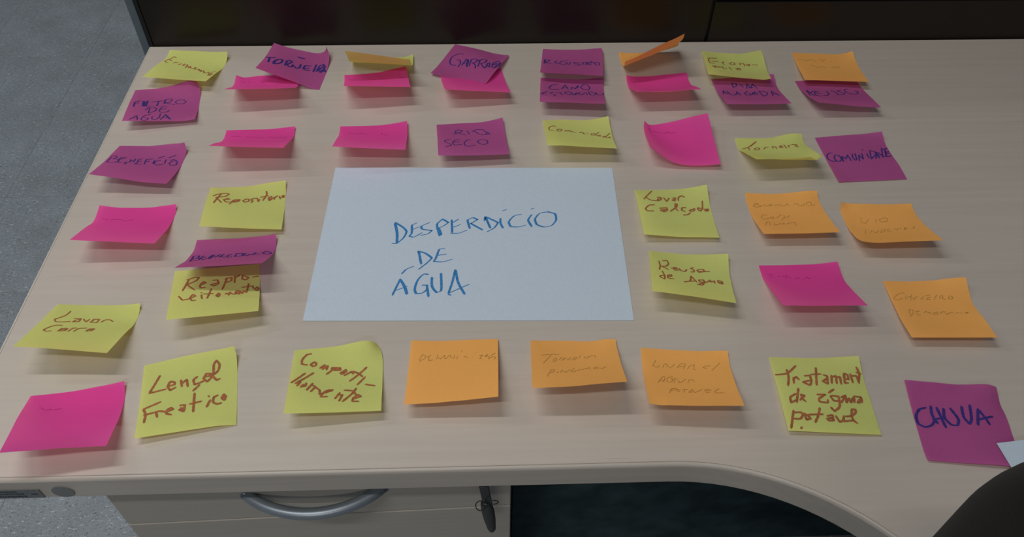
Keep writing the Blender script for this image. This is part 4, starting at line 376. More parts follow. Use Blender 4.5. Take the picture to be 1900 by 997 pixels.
"5569 -4885 6 5651 -4894 4 5733 -4903 3 5816 -4912 2 5899 -4919 2 5982 -4926 2 6066 -4933 3 6149 -4939 10 6232 -4945 18 6315 -4951 26 5558 -4968 21 5642 -4978 16 5725 -4987 12 5808 -4995 9 5892 -5003 9 5975 -5010 9 6059 -5017 11 6142 -5023 15 6226 -5029 17 6309 -5036 17 5549 -5051 35 5632 -5061 29 5716 -5070 23 5800 -5079 20 5884 -5087 19 5968 -5094 19 6051 -5101 21 6135 -5107 23 6219 -5114 24 6302 -5120 20 5540 -5133 50 5624 -5143 45 5708 -5152 40 5792 -5161 36 5876 -5169 34 5960 -5177 34 6044 -5184 36 6128 -5190 38 6212 -5197 40 6297 -5203 42 5533 -5214 75 5616 -5224 68 5700 -5233 62 5784 -5242 58 5869 -5251 56 5953 -5258 55 6037 -5265 57 6121 -5271 60 6206 -5277 64 6290 -5283 69 5526 -5292 107 5610 -5303 97 5693 -5313 90 5777 -5322 85 5861 -5330 82 5946 -5338 82 6030 -5345 84 6114 -5351 87 6199 -5356 93 6283 -5362 99 5520 -5369 140 5603 -5381 129 5686 -5391 121 5770 -5400 115 5854 -5409 113 5939 -5416 114 6023 -5422 116 6107 -5428 121 6191 -5433 127 6275 -5438 134 5514 -5447 173 5596 -5458 162 5680 -5468 154 5764 -5477 150 5848 -5485 149 5932 -5491 150 6016 -5497 154 6100 -5503 159 6184 -5508 165 6268 -5513 172 5508 -5525 206 5590 -5536 193 5673 -5545 189 5757 -5552 188 5841 -5559 189 5925 -5565 191 6008 -5571 195 6092 -5576 201 6176 -5581 206 6260 -5587 213 5502 -5603 237 5584 -5615 224 5667 -5620 227 5751 -5626 229 5834 -5632 232 5918 -5637 235 6001 -5642 240 6085 -5647 245 6167 -5653 250 6249 -5659 256",
"164,176 120,276 166,296 206,258;232,291 259,229 289,226 277,280;287,247 313,286 378,216;393,282 437,211 496,207 465,291;403,255 484,248;509,283 544,234 598,211 585,253 574,284 603,288;778,225 734,226 687,253 728,267;887,175 778,296;144,579 224,442 245,450 212,551;178,534 231,511;333,431 273,457 250,532 292,536 325,495 306,475 379,465;349,480 327,542;391,486 385,534 415,518 465,461;484,528 500,469 543,465 558,504;290,659 249,755;267,676 335,639 346,662 278,699;353,661 341,701 369,697 373,671 353,661;394,668 467,646;431,657 415,717;465,705 517,642 525,680 471,711;521,706 543,698 622,635;643,634 699,632;646,660 653,699 689,692;652,666 723,651;805,619 745,684 755,705 845,700"),
 36:("yellow","brown",
"6667 -5011 3 6751 -5017 2 6834 -5022 2 6918 -5027 2 7003 -5032 2 7087 -5036 5 7172 -5040 12 7256 -5044 25 7340 -5050 39 7423 -5057 55 6661 -5095 12 6745 -5100 13 6829 -5106 13 6913 -5110 14 6998 -5115 15 7082 -5119 18 7166 -5124 22 7250 -5128 27 7334 -5134 32 7419 -5139 38 6655 -5179 21 6739 -5184 22 6824 -5189 24 6908 -5194 25 6992 -5198 27 7077 -5203 29 7161 -5208 29 7245 -5213 29 7329 -5218 26 7413 -5223 22 6650 -5263 28 6734 -5268 31 6819 -5273 33 6903 -5277 35 6987 -5282 36 7071 -5287 36 7156 -5292 34 7240 -5297 30 7324 -5302 23 7408 -5307 14 6645 -5347 35 6729 -5352 37 6813 -5357 40 6898 -5361 41 6982 -5366 42 7066 -5371 40 7151 -5376 36 7235 -5381 30 7319 -5386 22 7403 -5391 14 6640 -5431 40 6724 -5436 42 6808 -5441 44 6893 -5445 45 6977 -5450 44 7061 -5455 42 7145 -5460 36 7229 -5465 29 7314 -5470 21 7398 -5475 13 6635 -5516 45 6719 -5520 46 6803 -5525 46 6888 -5530 46 6972 -5535 44 7056 -5539 41 7140 -5544 35 7224 -5549 28 7308 -5554 20 7392 -5559 13 6630 -5600 49 6714 -5605 48 6798 -5609 46 6883 -5614 45 6967 -5619 42 7051 -5624 38 7135 -5628 33 7219 -5633 27 7303 -5638 20 7387 -5643 13 6626 -5685 52 6710 -5689 48 6794 -5694 45 6878 -5698 42 6962 -5703 39 7046 -5708 35 7130 -5713 31 7213 -5717 26 7297 -5722 21 7381 -5727 15 6622 -5770 53 6705 -5774 48 6789 -5778 43 6873 -5783 39 6957 -5787 35 7041 -5792 32 7125 -5797 30 7209 -5802 28 7292 -5806 24 7375 -5809 19",
"21,267 150,244 276,127;162,190 158,293 126,418;210,305 197,382;212,318 242,292 263,330;339,277 400,269 391,366 366,410 298,368 383,341;495,153 441,402;414,256 525,247;551,259 588,271 569,384 523,349 578,309;640,263 617,370;645,281 689,267 671,372;692,291 731,277 721,375;789,225 824,247 819,307 771,299 788,231 765,359 806,355;858,233 860,345;862,256 924,252 932,343;948,143 963,215 930,332;935,205 980,223;229,456 195,564 169,641;184,529 115,578 109,648 175,612;214,611 275,551 239,540 245,598 268,627;616,454 549,505;415,535 503,531 421,593 422,627 508,634 516,599;570,539 648,545 644,602 583,606 557,551;647,590 624,682 557,736 528,694;675,554 732,526 687,587 658,623;729,538 719,618 764,558 770,614 805,554 811,610 822,529;832,528 901,533 896,591 842,607 885,558;111,751 38,969;101,774 188,770 200,803 161,849 94,852;215,780 256,812 277,843 226,857 222,791;404,706 362,807 316,884;259,795 421,782;460,802 521,787 520,852 467,855 452,834 513,820;558,796 580,865 623,846 647,790;665,794 727,784 789,735 797,701 758,699 734,795 742,838 773,869;621,857 732,839;156,952 144,968"),
 37:("purple","blue",
"7750 -5291 25 7833 -5301 23 7917 -5311 21 8001 -5321 20 8084 -5332 18 8168 -5343 16 8252 -5353 26 8335 -5362 42 8420 -5373 52 8501 -5384 25 7739 -5374 21 7823 -5385 20 7906 -5395 20 7990 -5405 22 8074 -5416 24 8157 -5426 28 8241 -5436 36 8324 -5446 43 8407 -5456 38 8487 -5465 12 7728 -5458 16 7812 -5468 17 7896 -5479 20 7979 -5489 24 8063 -5499 29 8146 -5509 36 8230 -5520 42 8313 -5530 42 8396 -5540 30 8474 -5548 2 7718 -5542 10 7802 -5552 15 7885 -5562 20 7969 -5573 26 8052 -5583 33 8136 -5593 39 8219 -5603 42 8303 -5614 38 8386 -5624 27 8468 -5633 8 7707 -5626 6 7791 -5636 13 7875 -5646 20 7958 -5657 27 8042 -5667 34 8125 -5677 39 8209 -5687 39 8293 -5697 34 8376 -5707 23 8459 -5717 10 7697 -5710 6 7781 -5720 13 7864 -5730 20 7948 -5740 27 8031 -5751 34 8115 -5761 37 8199 -5771 37 8282 -5781 30 8365 -5791 19 8448 -5801 4 7687 -5794 6 7770 -5804 13 7854 -5814 20 7937 -5824 27 8021 -5834 33 8105 -5845 36 8188 -5855 34 8272 -5865 28 8355 -5875 17 8437 -5884 2 7677 -5878 6 7760 -5888 13 7844 -5898 20 7927 -5908 26 8011 -5918 32 8095 -5928 35 8178 -5938 34 8262 -5948 29 8345 -5958 19 8428 -5968 7 7666 -5962 11 7750 -5971 16 7834 -5982 20 7917 -5992 26 8001 -6002 31 8085 -6012 34 8168 -6022 35 8252 -6032 32 8336 -6042 24 8419 -6052 13 7657 -6045 28 7740 -6055 24 7823 -6065 23 7907 -6076 26 7991 -6086 30 8075 -6096 34 8158 -6106 37 8242 -6116 36 8326 -6126 30 8409 -6136 20",
"152,347 82,369 27,456 29,553 89,588 165,559 202,509;208,325 196,437 225,538;265,341 297,583;187,491 297,469;332,350 316,468 364,550 422,553 450,486 405,341;526,316 517,458 553,527 579,489 619,292;693,334 638,530;693,334 733,413 769,508;644,471 832,404"),
 38:("yellow","brown",
"5793 -2836 2 5873 -2838 2 5956 -2840 2 6039 -2841 2 6123 -2842 2 6207 -2843 8 6291 -2846 16 6373 -2849 35 6454 -2854 59 6533 -2861 86 5786 -2916 27 5870 -2920 27 5954 -2922 25 6037 -2924 21 6121 -2926 16 6204 -2928 13 6288 -2930 14 6372 -2933 23 6454 -2936 37 6536 -2940 53 5783 -2998 47 5867 -3002 45 5951 -3004 42 6035 -3007 35 6118 -3010 26 6202 -3012 17 6286 -3015 13 6369 -3017 15 6453 -3019 20 6536 -3021 25 5780 -3082 61 5864 -3085 57 5948 -3088 51 6032 -3091 42 6116 -3094 31 6199 -3097 20 6283 -3099 12 6367 -3101 9 6451 -3103 9 6534 -3105 8 5777 -3166 71 5861 -3169 64 5945 -3172 56 6029 -3175 45 6113 -3178 32 6196 -3181 21 6280 -3184 12 6365 -3186 8 6449 -3188 6 6533 -3190 6 5775 -3251 79 5859 -3253 70 5943 -3256 59 6026 -3259 46 6110 -3262 33 6193 -3265 22 6278 -3268 14 6362 -3270 9 6447 -3272 8 6531 -3275 9 5773 -3335 87 5857 -3338 75 5940 -3341 62 6023 -3344 49 6107 -3346 36 6191 -3349 25 6275 -3352 18 6359 -3354 15 6444 -3357 14 6528 -3359 15 5771 -3420 94 5855 -3422 81 5938 -3425 68 6021 -3428 55 6105 -3430 43 6189 -3433 33 6273 -3436 28 6357 -3438 25 6441 -3440 25 6526 -3443 26 5770 -3505 99 5853 -3506 87 5936 -3509 75 6020 -3511 64 6103 -3514 54 6187 -3517 47 6271 -3519 43 6354 -3521 41 6438 -3523 40 6522 -3526 40 5770 -3590 102 5852 -3591 93 5935 -3593 84 6019 -3595 76 6102 -3598 68 6185 -3600 64 6269 -3601 62 6352 -3603 61 6435 -3606 59 6516 -3609 58",
"238,35 159,161 99,260;127,209 186,276 261,286;286,202 342,200 335,251 278,286 293,242 338,229;377,202 408,280 455,199;500,193 545,182 526,250 492,241 532,210;576,238 590,172 638,137 672,167;228,376 153,395 92,481 113,517 203,506;288,441 390,411 393,460 336,500 296,477 386,443;303,488 373,476;434,475 536,362 551,316 526,307 514,390 541,448;663,372 611,377 595,428 643,447;708,466 669,505 606,524;698,424 780,384 765,426 712,441;906,249 881,388 849,430 817,395 834,365 879,400;897,394 965,393 950,429 909,423 954,405"),
 39:("yellow","brown",
"5815 -3718 2 5896 -3731 2 5978 -3744 2 6060 -3758 2 6143 -3771 2 6225 -3782 9 6308 -3794 17 6390 -3806 30 6472 -3818 46 6553 -3831 64 5800 -3794 36 5882 -3810 30 5964 -3825 24 6047 -3840 18 6130 -3853 15 6212 -3866 17 6295 -3878 22 6378 -3890 30 6460 -3902 38 6543 -3914 47 5788 -3872 67 5869 -3889 56 5951 -3906 45 6033 -3921 36 6116 -3935 30 6199 -3949 29 6282 -3961 30 6365 -3974 33 6448 -3986 36 6531 -3998 36 5775 -3952 94 5856 -3969 80 5938 -3986 67 6020 -4002 56 6103 -4017 48 6186 -4031 43 6269 -4044 42 6352 -4057 42 6436 -4069 41 6518 -4082 39 5763 -4032 120 5844 -4049 105 5925 -4066 90 6007 -4082 78 6090 -4098 68 6173 -4112 62 6256 -4126 58 6340 -4139 57 6423 -4152 56 6507 -4164 56 5750 -4112 144 5832 -4129 129 5913 -4146 115 5995 -4162 102 6078 -4178 92 6161 -4192 84 6244 -4206 80 6327 -4220 77 6411 -4233 77 6494 -4245 77 5738 -4192 169 5820 -4208 155 5901 -4225 141 5983 -4241 129 6066 -4257 119 6149 -4271 111 6232 -4286 106 6315 -4299 103 6399 -4312 102 6482 -4326 101 5726 -4272 193 5808 -4288 181 5890 -4304 169 5972 -4319 159 6055 -4334 150 6137 -4349 143 6220 -4363 137 6303 -4377 134 6386 -4391 131 6469 -4405 129 5715 -4353 216 5797 -4367 208 5879 -4382 199 5962 -4396 191 6044 -4411 184 6126 -4425 178 6209 -4439 173 6291 -4453 168 6374 -4467 164 6457 -4482 160 5704 -4436 237 5786 -4447 234 5869 -4460 230 5951 -4473 225 6034 -4487 221 6116 -4500 216 6198 -4514 210 6280 -4529 205 6362 -4543 199 6442 -4558 195",
"119,251 130,357 116,461;166,223 221,194 241,257 207,335 129,371;145,364 234,401;271,353 351,340 329,314 298,346 318,387 372,360;374,326 394,366 446,369 468,318;556,261 518,287 561,315 559,347 517,363;629,285 598,314 618,348 686,318 681,283 629,285;604,332 752,312;151,483 176,579 171,668 113,638 126,603 173,573;206,579 264,552 266,515 219,551 215,618 290,605;417,624 491,574 515,456;515,456 578,582;468,590 559,553;605,519 664,504 675,549 616,564 601,520;676,542 638,630 580,632 627,596 674,563 720,525 746,487 749,532 795,497 797,549;833,477 889,493 890,552 843,527 839,489;851,512 886,526"),
 40:("pink","pen",
"6838 -3934 2 6920 -3935 2 7004 -3936 2 7087 -3937 3 7171 -3937 5 7255 -3938 7 7339 -3939 10 7423 -3939 17 7507 -3940 31 7590 -3941 46 6834 -4017 8 6918 -4019 7 7002 -4020 8 7086 -4021 10 7170 -4022 12 7254 -4022 14 7338 -4023 17 7422 -4024 21 7506 -4024 26 7590 -4025 32 6831 -4101 17 6916 -4103 18 7000 -4104 19 7085 -4105 21 7169 -4106 23 7253 -4106 24 7337 -4107 26 7421 -4108 27 7505 -4109 28 7589 -4110 26 6830 -4181 44 6914 -4184 40 6998 -4186 39 7083 -4187 38 7167 -4189 39 7251 -4190 39 7336 -4191 40 7420 -4192 40 7504 -4193 40 7588 -4194 36 6828 -4258 78 6912 -4263 70 6997 -4266 65 7081 -4268 62 7165 -4270 60 7250 -4272 60 7334 -4273 60 7419 -4273 61 7503 -4274 63 7588 -4274 66 6827 -4336 110 6911 -4341 102 6995 -4345 95 7079 -4348 91 7164 -4350 88 7248 -4352 87 7333 -4353 87 7417 -4353 89 7502 -4353 93 7586 -4352 99 6826 -4413 144 6910 -4418 136 6994 -4422 129 7078 -4425 124 7162 -4428 121 7247 -4429 119 7331 -4430 120 7416 -4430 123 7500 -4430 128 7584 -4428 134 6825 -4489 181 6909 -4494 173 6993 -4497 167 7077 -4501 162 7161 -4503 159 7245 -4505 158 7330 -4505 159 7414 -4505 161 7498 -4505 165 7583 -4505 170 6824 -4566 217 6908 -4569 211 6992 -4572 207 7076 -4574 204 7160 -4576 201 7244 -4577 201 7328 -4578 201 7412 -4579 202 7496 -4579 205 7580 -4581 207 6824 -4643 253 6908 -4644 251 6992 -4645 249 7075 -4647 247 7159 -4648 246 7243 -4649 246 7327 -4650 246 7410 -4652 246 7493 -4653 246 7575 -4655 245",
"72,174 120,168;129,177 119,201 122,233;184,215 217,204;238,211 317,202;273,249 319,220 350,245;393,253 455,249;471,274 478,299;505,263 557,241 559,259 597,260"),
 41:("orange","pencil",
"6936 -2921 20 7017 -2922 11 7100 -2923 6 7183 -2925 2 7267 -2926 2 7350 -2927 8 7434 -2928 17 7517 -2929 32 7601 -2931 41 7685 -2932 44 6930 -3004 10 7014 -3007 4 7098 -3008 2 7181 -3010 2 7265 -3011 3 7349 -3011 6 7433 -3012 13 7516 -3013 21 7600 -3014 23 7683 -3013 15 6926 -3088 2 7011 -3091 2 7095 -3093 2 7180 -3094 2 7264 -3095 3 7348 -3096 6 7432 -3097 10 7516 -3097 14 7600 -3098 15 7684 -3098 11 6924 -3172 8 7009 -3174 7 7093 -3177 6 7178 -3178 6 7262 -3180 7 7346 -3181 9 7431 -3181 12 7515 -3182 15 7599 -3182 17 7684 -3183 18 6922 -3256 22 7007 -3258 19 7091 -3260 17 7176 -3262 16 7260 -3263 15 7345 -3265 17 7429 -3265 19 7514 -3266 23 7598 -3266 29 7683 -3266 36 6921 -3338 40 7005 -3340 37 7089 -3343 34 7174 -3345 32 7259 -3346 31 7343 -3348 31 7428 -3348 34 7512 -3349 39 7597 -3348 47 7681 -3348 57 6919 -3419 66 7004 -3421 61 7088 -3424 57 7172 -3426 54 7257 -3428 53 7341 -3429 53 7426 -3430 56 7510 -3430 62 7595 -3430 69 7679 -3429 79 6918 -3498 96 7002 -3501 90 7087 -3503 85 7171 -3505 82 7255 -3507 81 7339 -3508 82 7424 -3509 84 7508 -3509 89 7592 -3509 96 7676 -3510 104 6918 -3578 124 7002 -3580 120 7086 -3582 117 7170 -3583 115 7254 -3585 115 7338 -3586 116 7421 -3587 118 7505 -3587 123 7588 -3587 128 7673 -3589 134 6919 -3659 152 7002 -3659 151 7085 -3659 151 7169 -3660 151 7252 -3661 152 7336 -3662 153 7419 -3663 156 7502 -3664 159 7585 -3665 162 7666 -3666 165",
"122,176 70,247 117,269 179,252;98,219 155,192 125,230 211,241 238,219 260,252 313,214;295,258 335,214;287,230 355,225;364,247 394,215 416,248 430,221 452,222 474,250 512,246 544,204 563,249;626,231 683,209 692,257 721,259 790,220;791,273 817,201 870,197 865,243 811,279;873,270 915,238;214,441 153,449 115,512 140,552 221,520 284,478 287,517 239,533;318,510 409,432;438,445 436,502;517,447 476,490 411,515 376,585;110,728 162,626 199,623 171,738;261,634 234,699 258,713 346,637;332,684 387,643 365,691;404,682 445,643 473,643 544,622 518,715"),
 42:("orange","pencil",
"7872 -3139 66 7947 -3121 35 8030 -3119 26 8113 -3120 23 8197 -3121 19 8280 -3123 15 8364 -3124 15 8448 -3126 16 8531 -3127 21 8614 -3128 27 7860 -3199 11 7945 -3200 2 8028 -3202 7 8111 -3204 10 8195 -3206 10 8279 -3208 9 8362 -3209 11 8446 -3211 13 8530 -3212 14 8614 -3213 12 7857 -3281 2 7942 -3284 2 8026 -3287 2 8109 -3289 3 8193 -3291 5 8277 -3292 7 8361 -3294 10 8445 -3295 14 8529 -3297 17 8613 -3298 17 7854 -3365 5 7938 -3368 3 8023 -3371 2 8107 -3373 4 8191 -3375 8 8275 -3377 12 8359 -3378 17 8443 -3379 23 8527 -3380 29 8611 -3381 35 7851 -3447 19 7935 -3451 13 8019 -3455 12 8103 -3457 15 8188 -3459 19 8272 -3460 25 8356 -3461 32 8440 -3462 40 8524 -3463 49 8608 -3463 58 7847 -3528 38 7931 -3533 33 8015 -3537 33 8100 -3539 36 8184 -3541 41 8268 -3542 48 8352 -3542 56 8436 -3543 65 8520 -3543 76 8604 -3542 87 7843 -3606 67 7927 -3612 63 8011 -3616 63 8096 -3618 66 8180 -3619 72 8264 -3620 79 8348 -3621 87 8432 -3621 96 8516 -3621 107 8600 -3621 118 7838 -3683 100 7923 -3688 99 8007 -3692 100 8091 -3694 104 8175 -3695 109 8259 -3696 116 8343 -3696 124 8427 -3697 133 8511 -3698 142 8595 -3699 151 7834 -3755 142 7918 -3761 141 8003 -3765 142 8087 -3767 146 8171 -3768 152 8254 -3769 158 8338 -3770 165 8422 -3771 172 8505 -3773 179 8589 -3775 186 7829 -3823 192 7914 -3832 186 7998 -3836 186 8082 -3838 192 8166 -3839 197 8250 -3841 202 8333 -3844 207 8416 -3846 212 8499 -3848 217 8580 -3851 221",
"242,235 224,336 265,354 335,280;423,272 428,306 404,353;471,291 561,254 597,274 567,326 488,333 471,291;226,492 177,625;255,589 290,525 325,593 392,516;428,520 386,590 452,555 470,508 428,520;538,509 499,512 488,559 537,567;596,493 596,550 653,502;677,498 662,553;729,499 700,552 757,521 729,499;834,495 862,493 828,546 805,531"),
 43:("orange","pencil",
"7964 -4161 2 8045 -4165 2 8128 -4169 2 8212 -4173 2 8296 -4176 8 8380 -4179 16 8463 -4184 29 8545 -4190 53 8628 -4197 72 8712 -4204 83 7956 -4243 16 8040 -4248 14 8124 -4253 12 8207 -4257 11 8291 -4260 12 8375 -4264 17 8459 -4268 25 8542 -4273 37 8626 -4278 46 8709 -4283 53 7950 -4326 25 8034 -4332 22 8119 -4336 19 8203 -4341 16 8287 -4345 14 8371 -4348 15 8455 -4352 18 8538 -4356 22 8622 -4360 24 8707 -4363 25 7945 -4410 31 8029 -4415 27 8114 -4420 22 8198 -4425 17 8282 -4429 13 8366 -4433 11 8450 -4436 11 8534 -4440 11 8619 -4443 10 8702 -4446 6 7941 -4494 40 8025 -4499 32 8109 -4504 25 8193 -4509 18 8277 -4513 13 8362 -4517 9 8446 -4521 8 8530 -4524 9 8615 -4527 12 8699 -4530 17 7936 -4578 50 8020 -4583 39 8104 -4588 30 8188 -4593 23 8273 -4597 17 8357 -4601 14 8442 -4605 13 8526 -4608 17 8611 -4610 26 8695 -4612 39 7932 -4661 59 8016 -4666 50 8100 -4671 41 8184 -4676 33 8268 -4680 28 8353 -4684 26 8437 -4687 28 8522 -4690 34 8606 -4692 46 8690 -4693 61 7928 -4744 74 8012 -4749 65 8096 -4754 58 8180 -4758 52 8265 -4762 48 8349 -4766 48 8433 -4769 51 8517 -4770 58 8601 -4772 67 8685 -4775 76 7926 -4827 92 8009 -4831 85 8093 -4835 81 8177 -4839 78 8261 -4842 76 8345 -4845 77 8428 -4848 80 8512 -4850 85 8595 -4852 92 8679 -4857 94 7924 -4911 109 8007 -4913 108 8091 -4915 108 8174 -4918 109 8258 -4920 109 8341 -4923 110 8424 -4926 112 8507 -4930 114 8589 -4933 117 8670 -4936 115",
"206,212 143,221 39,318 53,341 149,309;200,258 186,329;206,293 259,266;286,235 240,336;290,275 286,315 343,260;372,293 394,302 430,245;457,244 512,232;463,277 510,265;472,277 445,305 500,298;599,226 541,302;615,285 637,242 671,243 641,284 687,300;718,284 747,243 783,264 757,294 718,284;175,480 149,565;166,493 219,492 202,541 149,601;247,512 303,500;254,517 245,565 288,565;337,525 383,493 389,526 424,501 429,534;446,533 511,495 516,528 460,544;542,527 572,492 615,490 607,536 700,488 706,517;724,512 770,501;778,501 814,514;832,509 885,500 841,529"),
}
PAPER_INK="71.1,-85.7 74.2,-98.7 75.4,-112.8;71.9,-86.4 74.7,-98.7 75.7,-112.2;70.7,-113.5 76.0,-113.5;71.5,-84.3 80.4,-91.9 83.6,-96.7 81.5,-105.5 75.5,-113.5;93.4,-84.7 88.8,-87.7 88.7,-100.1 86.6,-103.5;87.4,-95.3 95.8,-90.5;86.6,-103.5 91.0,-104.8 99.2,-98.7;106.0,-84.0 97.6,-89.8 98.8,-93.3 108.7,-95.7 105.1,-100.1 97.5,-102.5;118.5,-79.3 113.5,-86.3 116.7,-102.8;118.5,-79.3 124.6,-84.2 119.0,-89.8 112.8,-92.6;115.2,-91.9 118.1,-101.4 116.3,-102.8;127.8,-80.7 129.0,-98.0;134.6,-79.3 128.5,-84.9;129.2,-91.2 136.8,-87.0;127.2,-99.4 134.9,-99.4 143.9,-94.9;143.5,-80.7 146.2,-92.5;143.5,-80.7 148.8,-77.2 153.7,-80.0 147.0,-85.6 158.9,-94.6;160.6,-81.4 161.5,-75.8 166.6,-91.8;161.5,-75.8 174.3,-84.2 170.5,-91.8 163.3,-97.6;176.8,-78.6 176.8,-84.9 179.2,-91.8;178.7,-67.2 183.2,-65.1;198.5,-72.2 191.1,-74.3 185.1,-83.5 187.0,-89.7 194.8,-90.4 202.1,-87.9;208.3,-72.9 204.7,-80.7 207.9,-89.7;207.6,-64.7 211.1,-63.3;224.8,-68.6 216.8,-70.8 211.6,-79.3 213.3,-87.0 220.1,-90.4 227.9,-88.3 232.7,-80.6 232.1,-71.4 224.8,-68.6;96.7,-125.3 97.6,-124.0 101.1,-140.7;97.1,-124.0 103.9,-126.6 110.8,-133.0 106.6,-139.4 99.2,-147.6;122.8,-120.1 117.7,-121.4 113.8,-135.6 112.5,-137.5;114.4,-129.8 124.6,-127.9;112.5,-137.5 121.4,-138.1 130.5,-134.6;83.6,-153.4 87.7,-147.6 94.3,-143.8;77.3,-179.7 82.8,-160.5;82.8,-160.5 87.1,-169.0 90.2,-178.5;83.3,-161.1 88.1,-170.2 90.6,-178.0;79.5,-174.4 90.3,-169.0;108.8,-154.2 104.7,-153.8 99.7,-160.5 97.4,-173.8 99.1,-178.0 104.4,-177.4 108.6,-172.6 108.3,-167.8 103.8,-167.8;108.4,-169.0 110.5,-181.5;112.3,-158.1 113.4,-170.2 117.9,-176.8 121.4,-175.0 120.7,-153.2;128.7,-178.0 131.7,-164.2 133.9,-148.8;134.3,-148.8 137.2,-164.2 143.6,-178.6;128.3,-178.0 147.7,-166.6;128.8,-179.2 131.0,-179.8"

# note number -> label, group, pen width in mm (None = default for the ink)
NOTE_INFO = {
 1: ('yellow note at the back left corner of the desk, reading Encanamento', None, 1.1),
 2: ('tilted purple note with a curled corner reading TORNEIRA, under a black dash', None, 2.1),
 3: ('yellow note in the back row folded over so its orange-tinted back shows', None, None),
 4: ('tilted purple note reading GARRAFA, lying over a pink note', None, 1.5),
 5: ('purple note reading REGISTRO in the back row, behind the CANO ESTOURADO note', None, 1.1),
 6: ('orange note in the back row standing up in a twist against the dark divider', None, None),
 7: ('yellow note reading Econo-mia in the back row, overhanging a purple note', None, 1.2),
 8: ('rightmost note of the back row, orange with faint pencil, above the REUSO note', None, None),
 9: ('curled pink note with a flicked up corner, partly under the purple TORNEIRA note', None, None),
 10: ('curled pink note right in front of the folded yellow and orange note', None, None),
 11: ('pink note half hidden under the tilted purple GARRAFA note', None, None),
 12: ('purple note reading CANO ESTOURADO in front of the REGISTRO note', None, 1.1),
 13: ('curled pink note in front of the twisted standing orange note', None, None),
 14: ('purple note reading PIA ALAGADA, tucked under the yellow Econo-mia note', None, 1.2),
 15: ('purple note reading REUSO with its top edge under an orange note', None, 1.2),
 16: ('purple note reading FILTRO DE AGUA at the left edge of the desk', None, 0.95),
 17: ('purple note reading BENEFÍCIO at the left edge of the desk', None, 1.0),
 18: ('curled pink note to the right of the purple BENEFÍCIO note, pointed at its left', None, None),
 19: ('pink note just left of the purple RIO SECO note', None, None),
 20: ('purple note reading RIO SECO just behind the big white sheet', None, 1.0),
 21: ('yellow note reading Comunidade just behind the big white sheet', None, 1.0),
 22: ('large looking pink note with a rounded lower left side, right of the yellow Comunidade note', None, 0.55),
 23: ('yellow note with curled ends reading Torneira, beside the purple COMUNIDADE note', None, 1.05),
 24: ('flat purple note reading COMUNIDADE at the right of the desk', None, 1.3),
 25: ('pink note at the left edge of the desk between BENEFÍCIO and Lavar Carro', None, None),
 26: ('yellow note reading Repositorio left of the big white sheet', None, 1.35),
 27: ('purple note reading BEBEDOURO, lying over the top of a yellow note', None, 1.3),
 28: ('yellow note reading Reapro-veitamento under the purple BEBEDOURO note', None, 1.3),
 29: ('yellow note reading Lavar Carro at the left edge of the desk', None, 1.05),
 30: ('large pink note at the front left corner of the desk', None, 0.6),
 31: ('yellow note reading Lençol Freatico in the front row', None, 1.6),
 32: ('yellow note reading Comparti-lhamento with a rounded upper right corner', None, 1.55),
 33: ('orange note with one pencilled line, DESUMINIZAR, in front of the white sheet', None, None),
 34: ('orange note pencilled TORNEIRA PINGANDO in front of the white sheet', None, None),
 35: ('orange note pencilled LAVAR C/ AGUA POTAVEL in the front row', None, None),
 36: ('yellow note reading Tratament de água potavel in the front row', None, 1.6),
 37: ('purple note reading CHUVA at the front right, corner under a white sheet', None, 2.1),
 38: ('yellow note reading Lavar Calçado right of the white sheet', None, 1.3),
 39: ('yellow note reading Reusa de Agua right of the white sheet', None, 1.25),
 40: ('pink note right of the yellow Reusa de Agua note', None, 0.55),
 41: ('orange note pencilled ENTORNANDO COPO in three lines, right of Lavar Calçado', None, None),
 42: ('orange note pencilled USO INDEVIDO with a rounded lower left corner', None, None),
 43: ('orange note pencilled CHUVEIRO DEMORADO at the right of the desk', None, None),
}
# ------------------------------------------------------------------ floor: vinyl tiles 300 mm
TS = 0.30
sub = box(-2.25, -2.0, -0.02, 1.95, 2.35, -0.003)
floor = tag(link('floor', sub, M_JOINT), kind='structure')
bmt = box(0.0002, 0.0002, -0.0029, TS - 0.0002, TS - 0.0002, 0.0, bev=0.0002, seg=1)
tile_me = []
t0 = link('tile', bmt, M_VINYL[0], floor)
me_a = t0.data; me_b = me_a.copy(); me_b.materials[0] = M_VINYL[1]
first = True
for i in range(-5, 9):
    for j in range(-7, 7):
        x = -0.72 + TS * i; y = 0.239 + TS * j
        if first: o = t0; first = False
        else:
            o = t0.copy(); COL.objects.link(o); o.parent = floor
        o.data = me_b if (i + j) % 2 else me_a
        o.location = (x, y, 0)

tag(link('wall_back', box(-2.25, 2.35, -0.02, 1.95, 2.45, 2.75), plain('painted_wall', (0.55, 0.56, 0.55), 0.9, 0.1)), kind='structure')
tag(link('baseboard_back', box(-2.25, 2.338, 0.0, 1.95, 2.3495, 0.07, bev=0.002), M_DIVFRAME), kind='structure')

# ------------------------------------------------------------------ desk
TH = 0.028
def desk_outline(inset=0.0):
    r = 0.215; W = 1.40; c = 0.02
    pts = []
    def arc(cx, cy, rad, a0, a1, n):
        for q in range(n + 1):
            a = math.radians(a0 + (a1 - a0) * q / n)
            pts.append((cx + rad * math.cos(a), cy + rad * math.sin(a)))
    i = inset
    pts.append((i, -i)); pts.append((i, -0.602 + i))
    # straight front, then the concave quarter turn into the return
    for x in (0.15, 0.30, 0.45): pts.append((x, -0.602 + i))
    arc(0.566, -0.602 - r, r + i, 90, 0, 28)
    pts.append((0.566 + r + i, -1.40 + i)); pts.append((W - i, -1.40 + i)); pts.append((W - i, -i))
    return pts
def offset_ring(i, z):
    return [Vector((x, y, z)) for x, y in desk_outline(i)]
desk = empty('corner_desk', (0.0, 0.0, 0.0))
tag(desk, 'pale maple corner desk with a curved inner edge, sticky notes all over its top', 'desk')
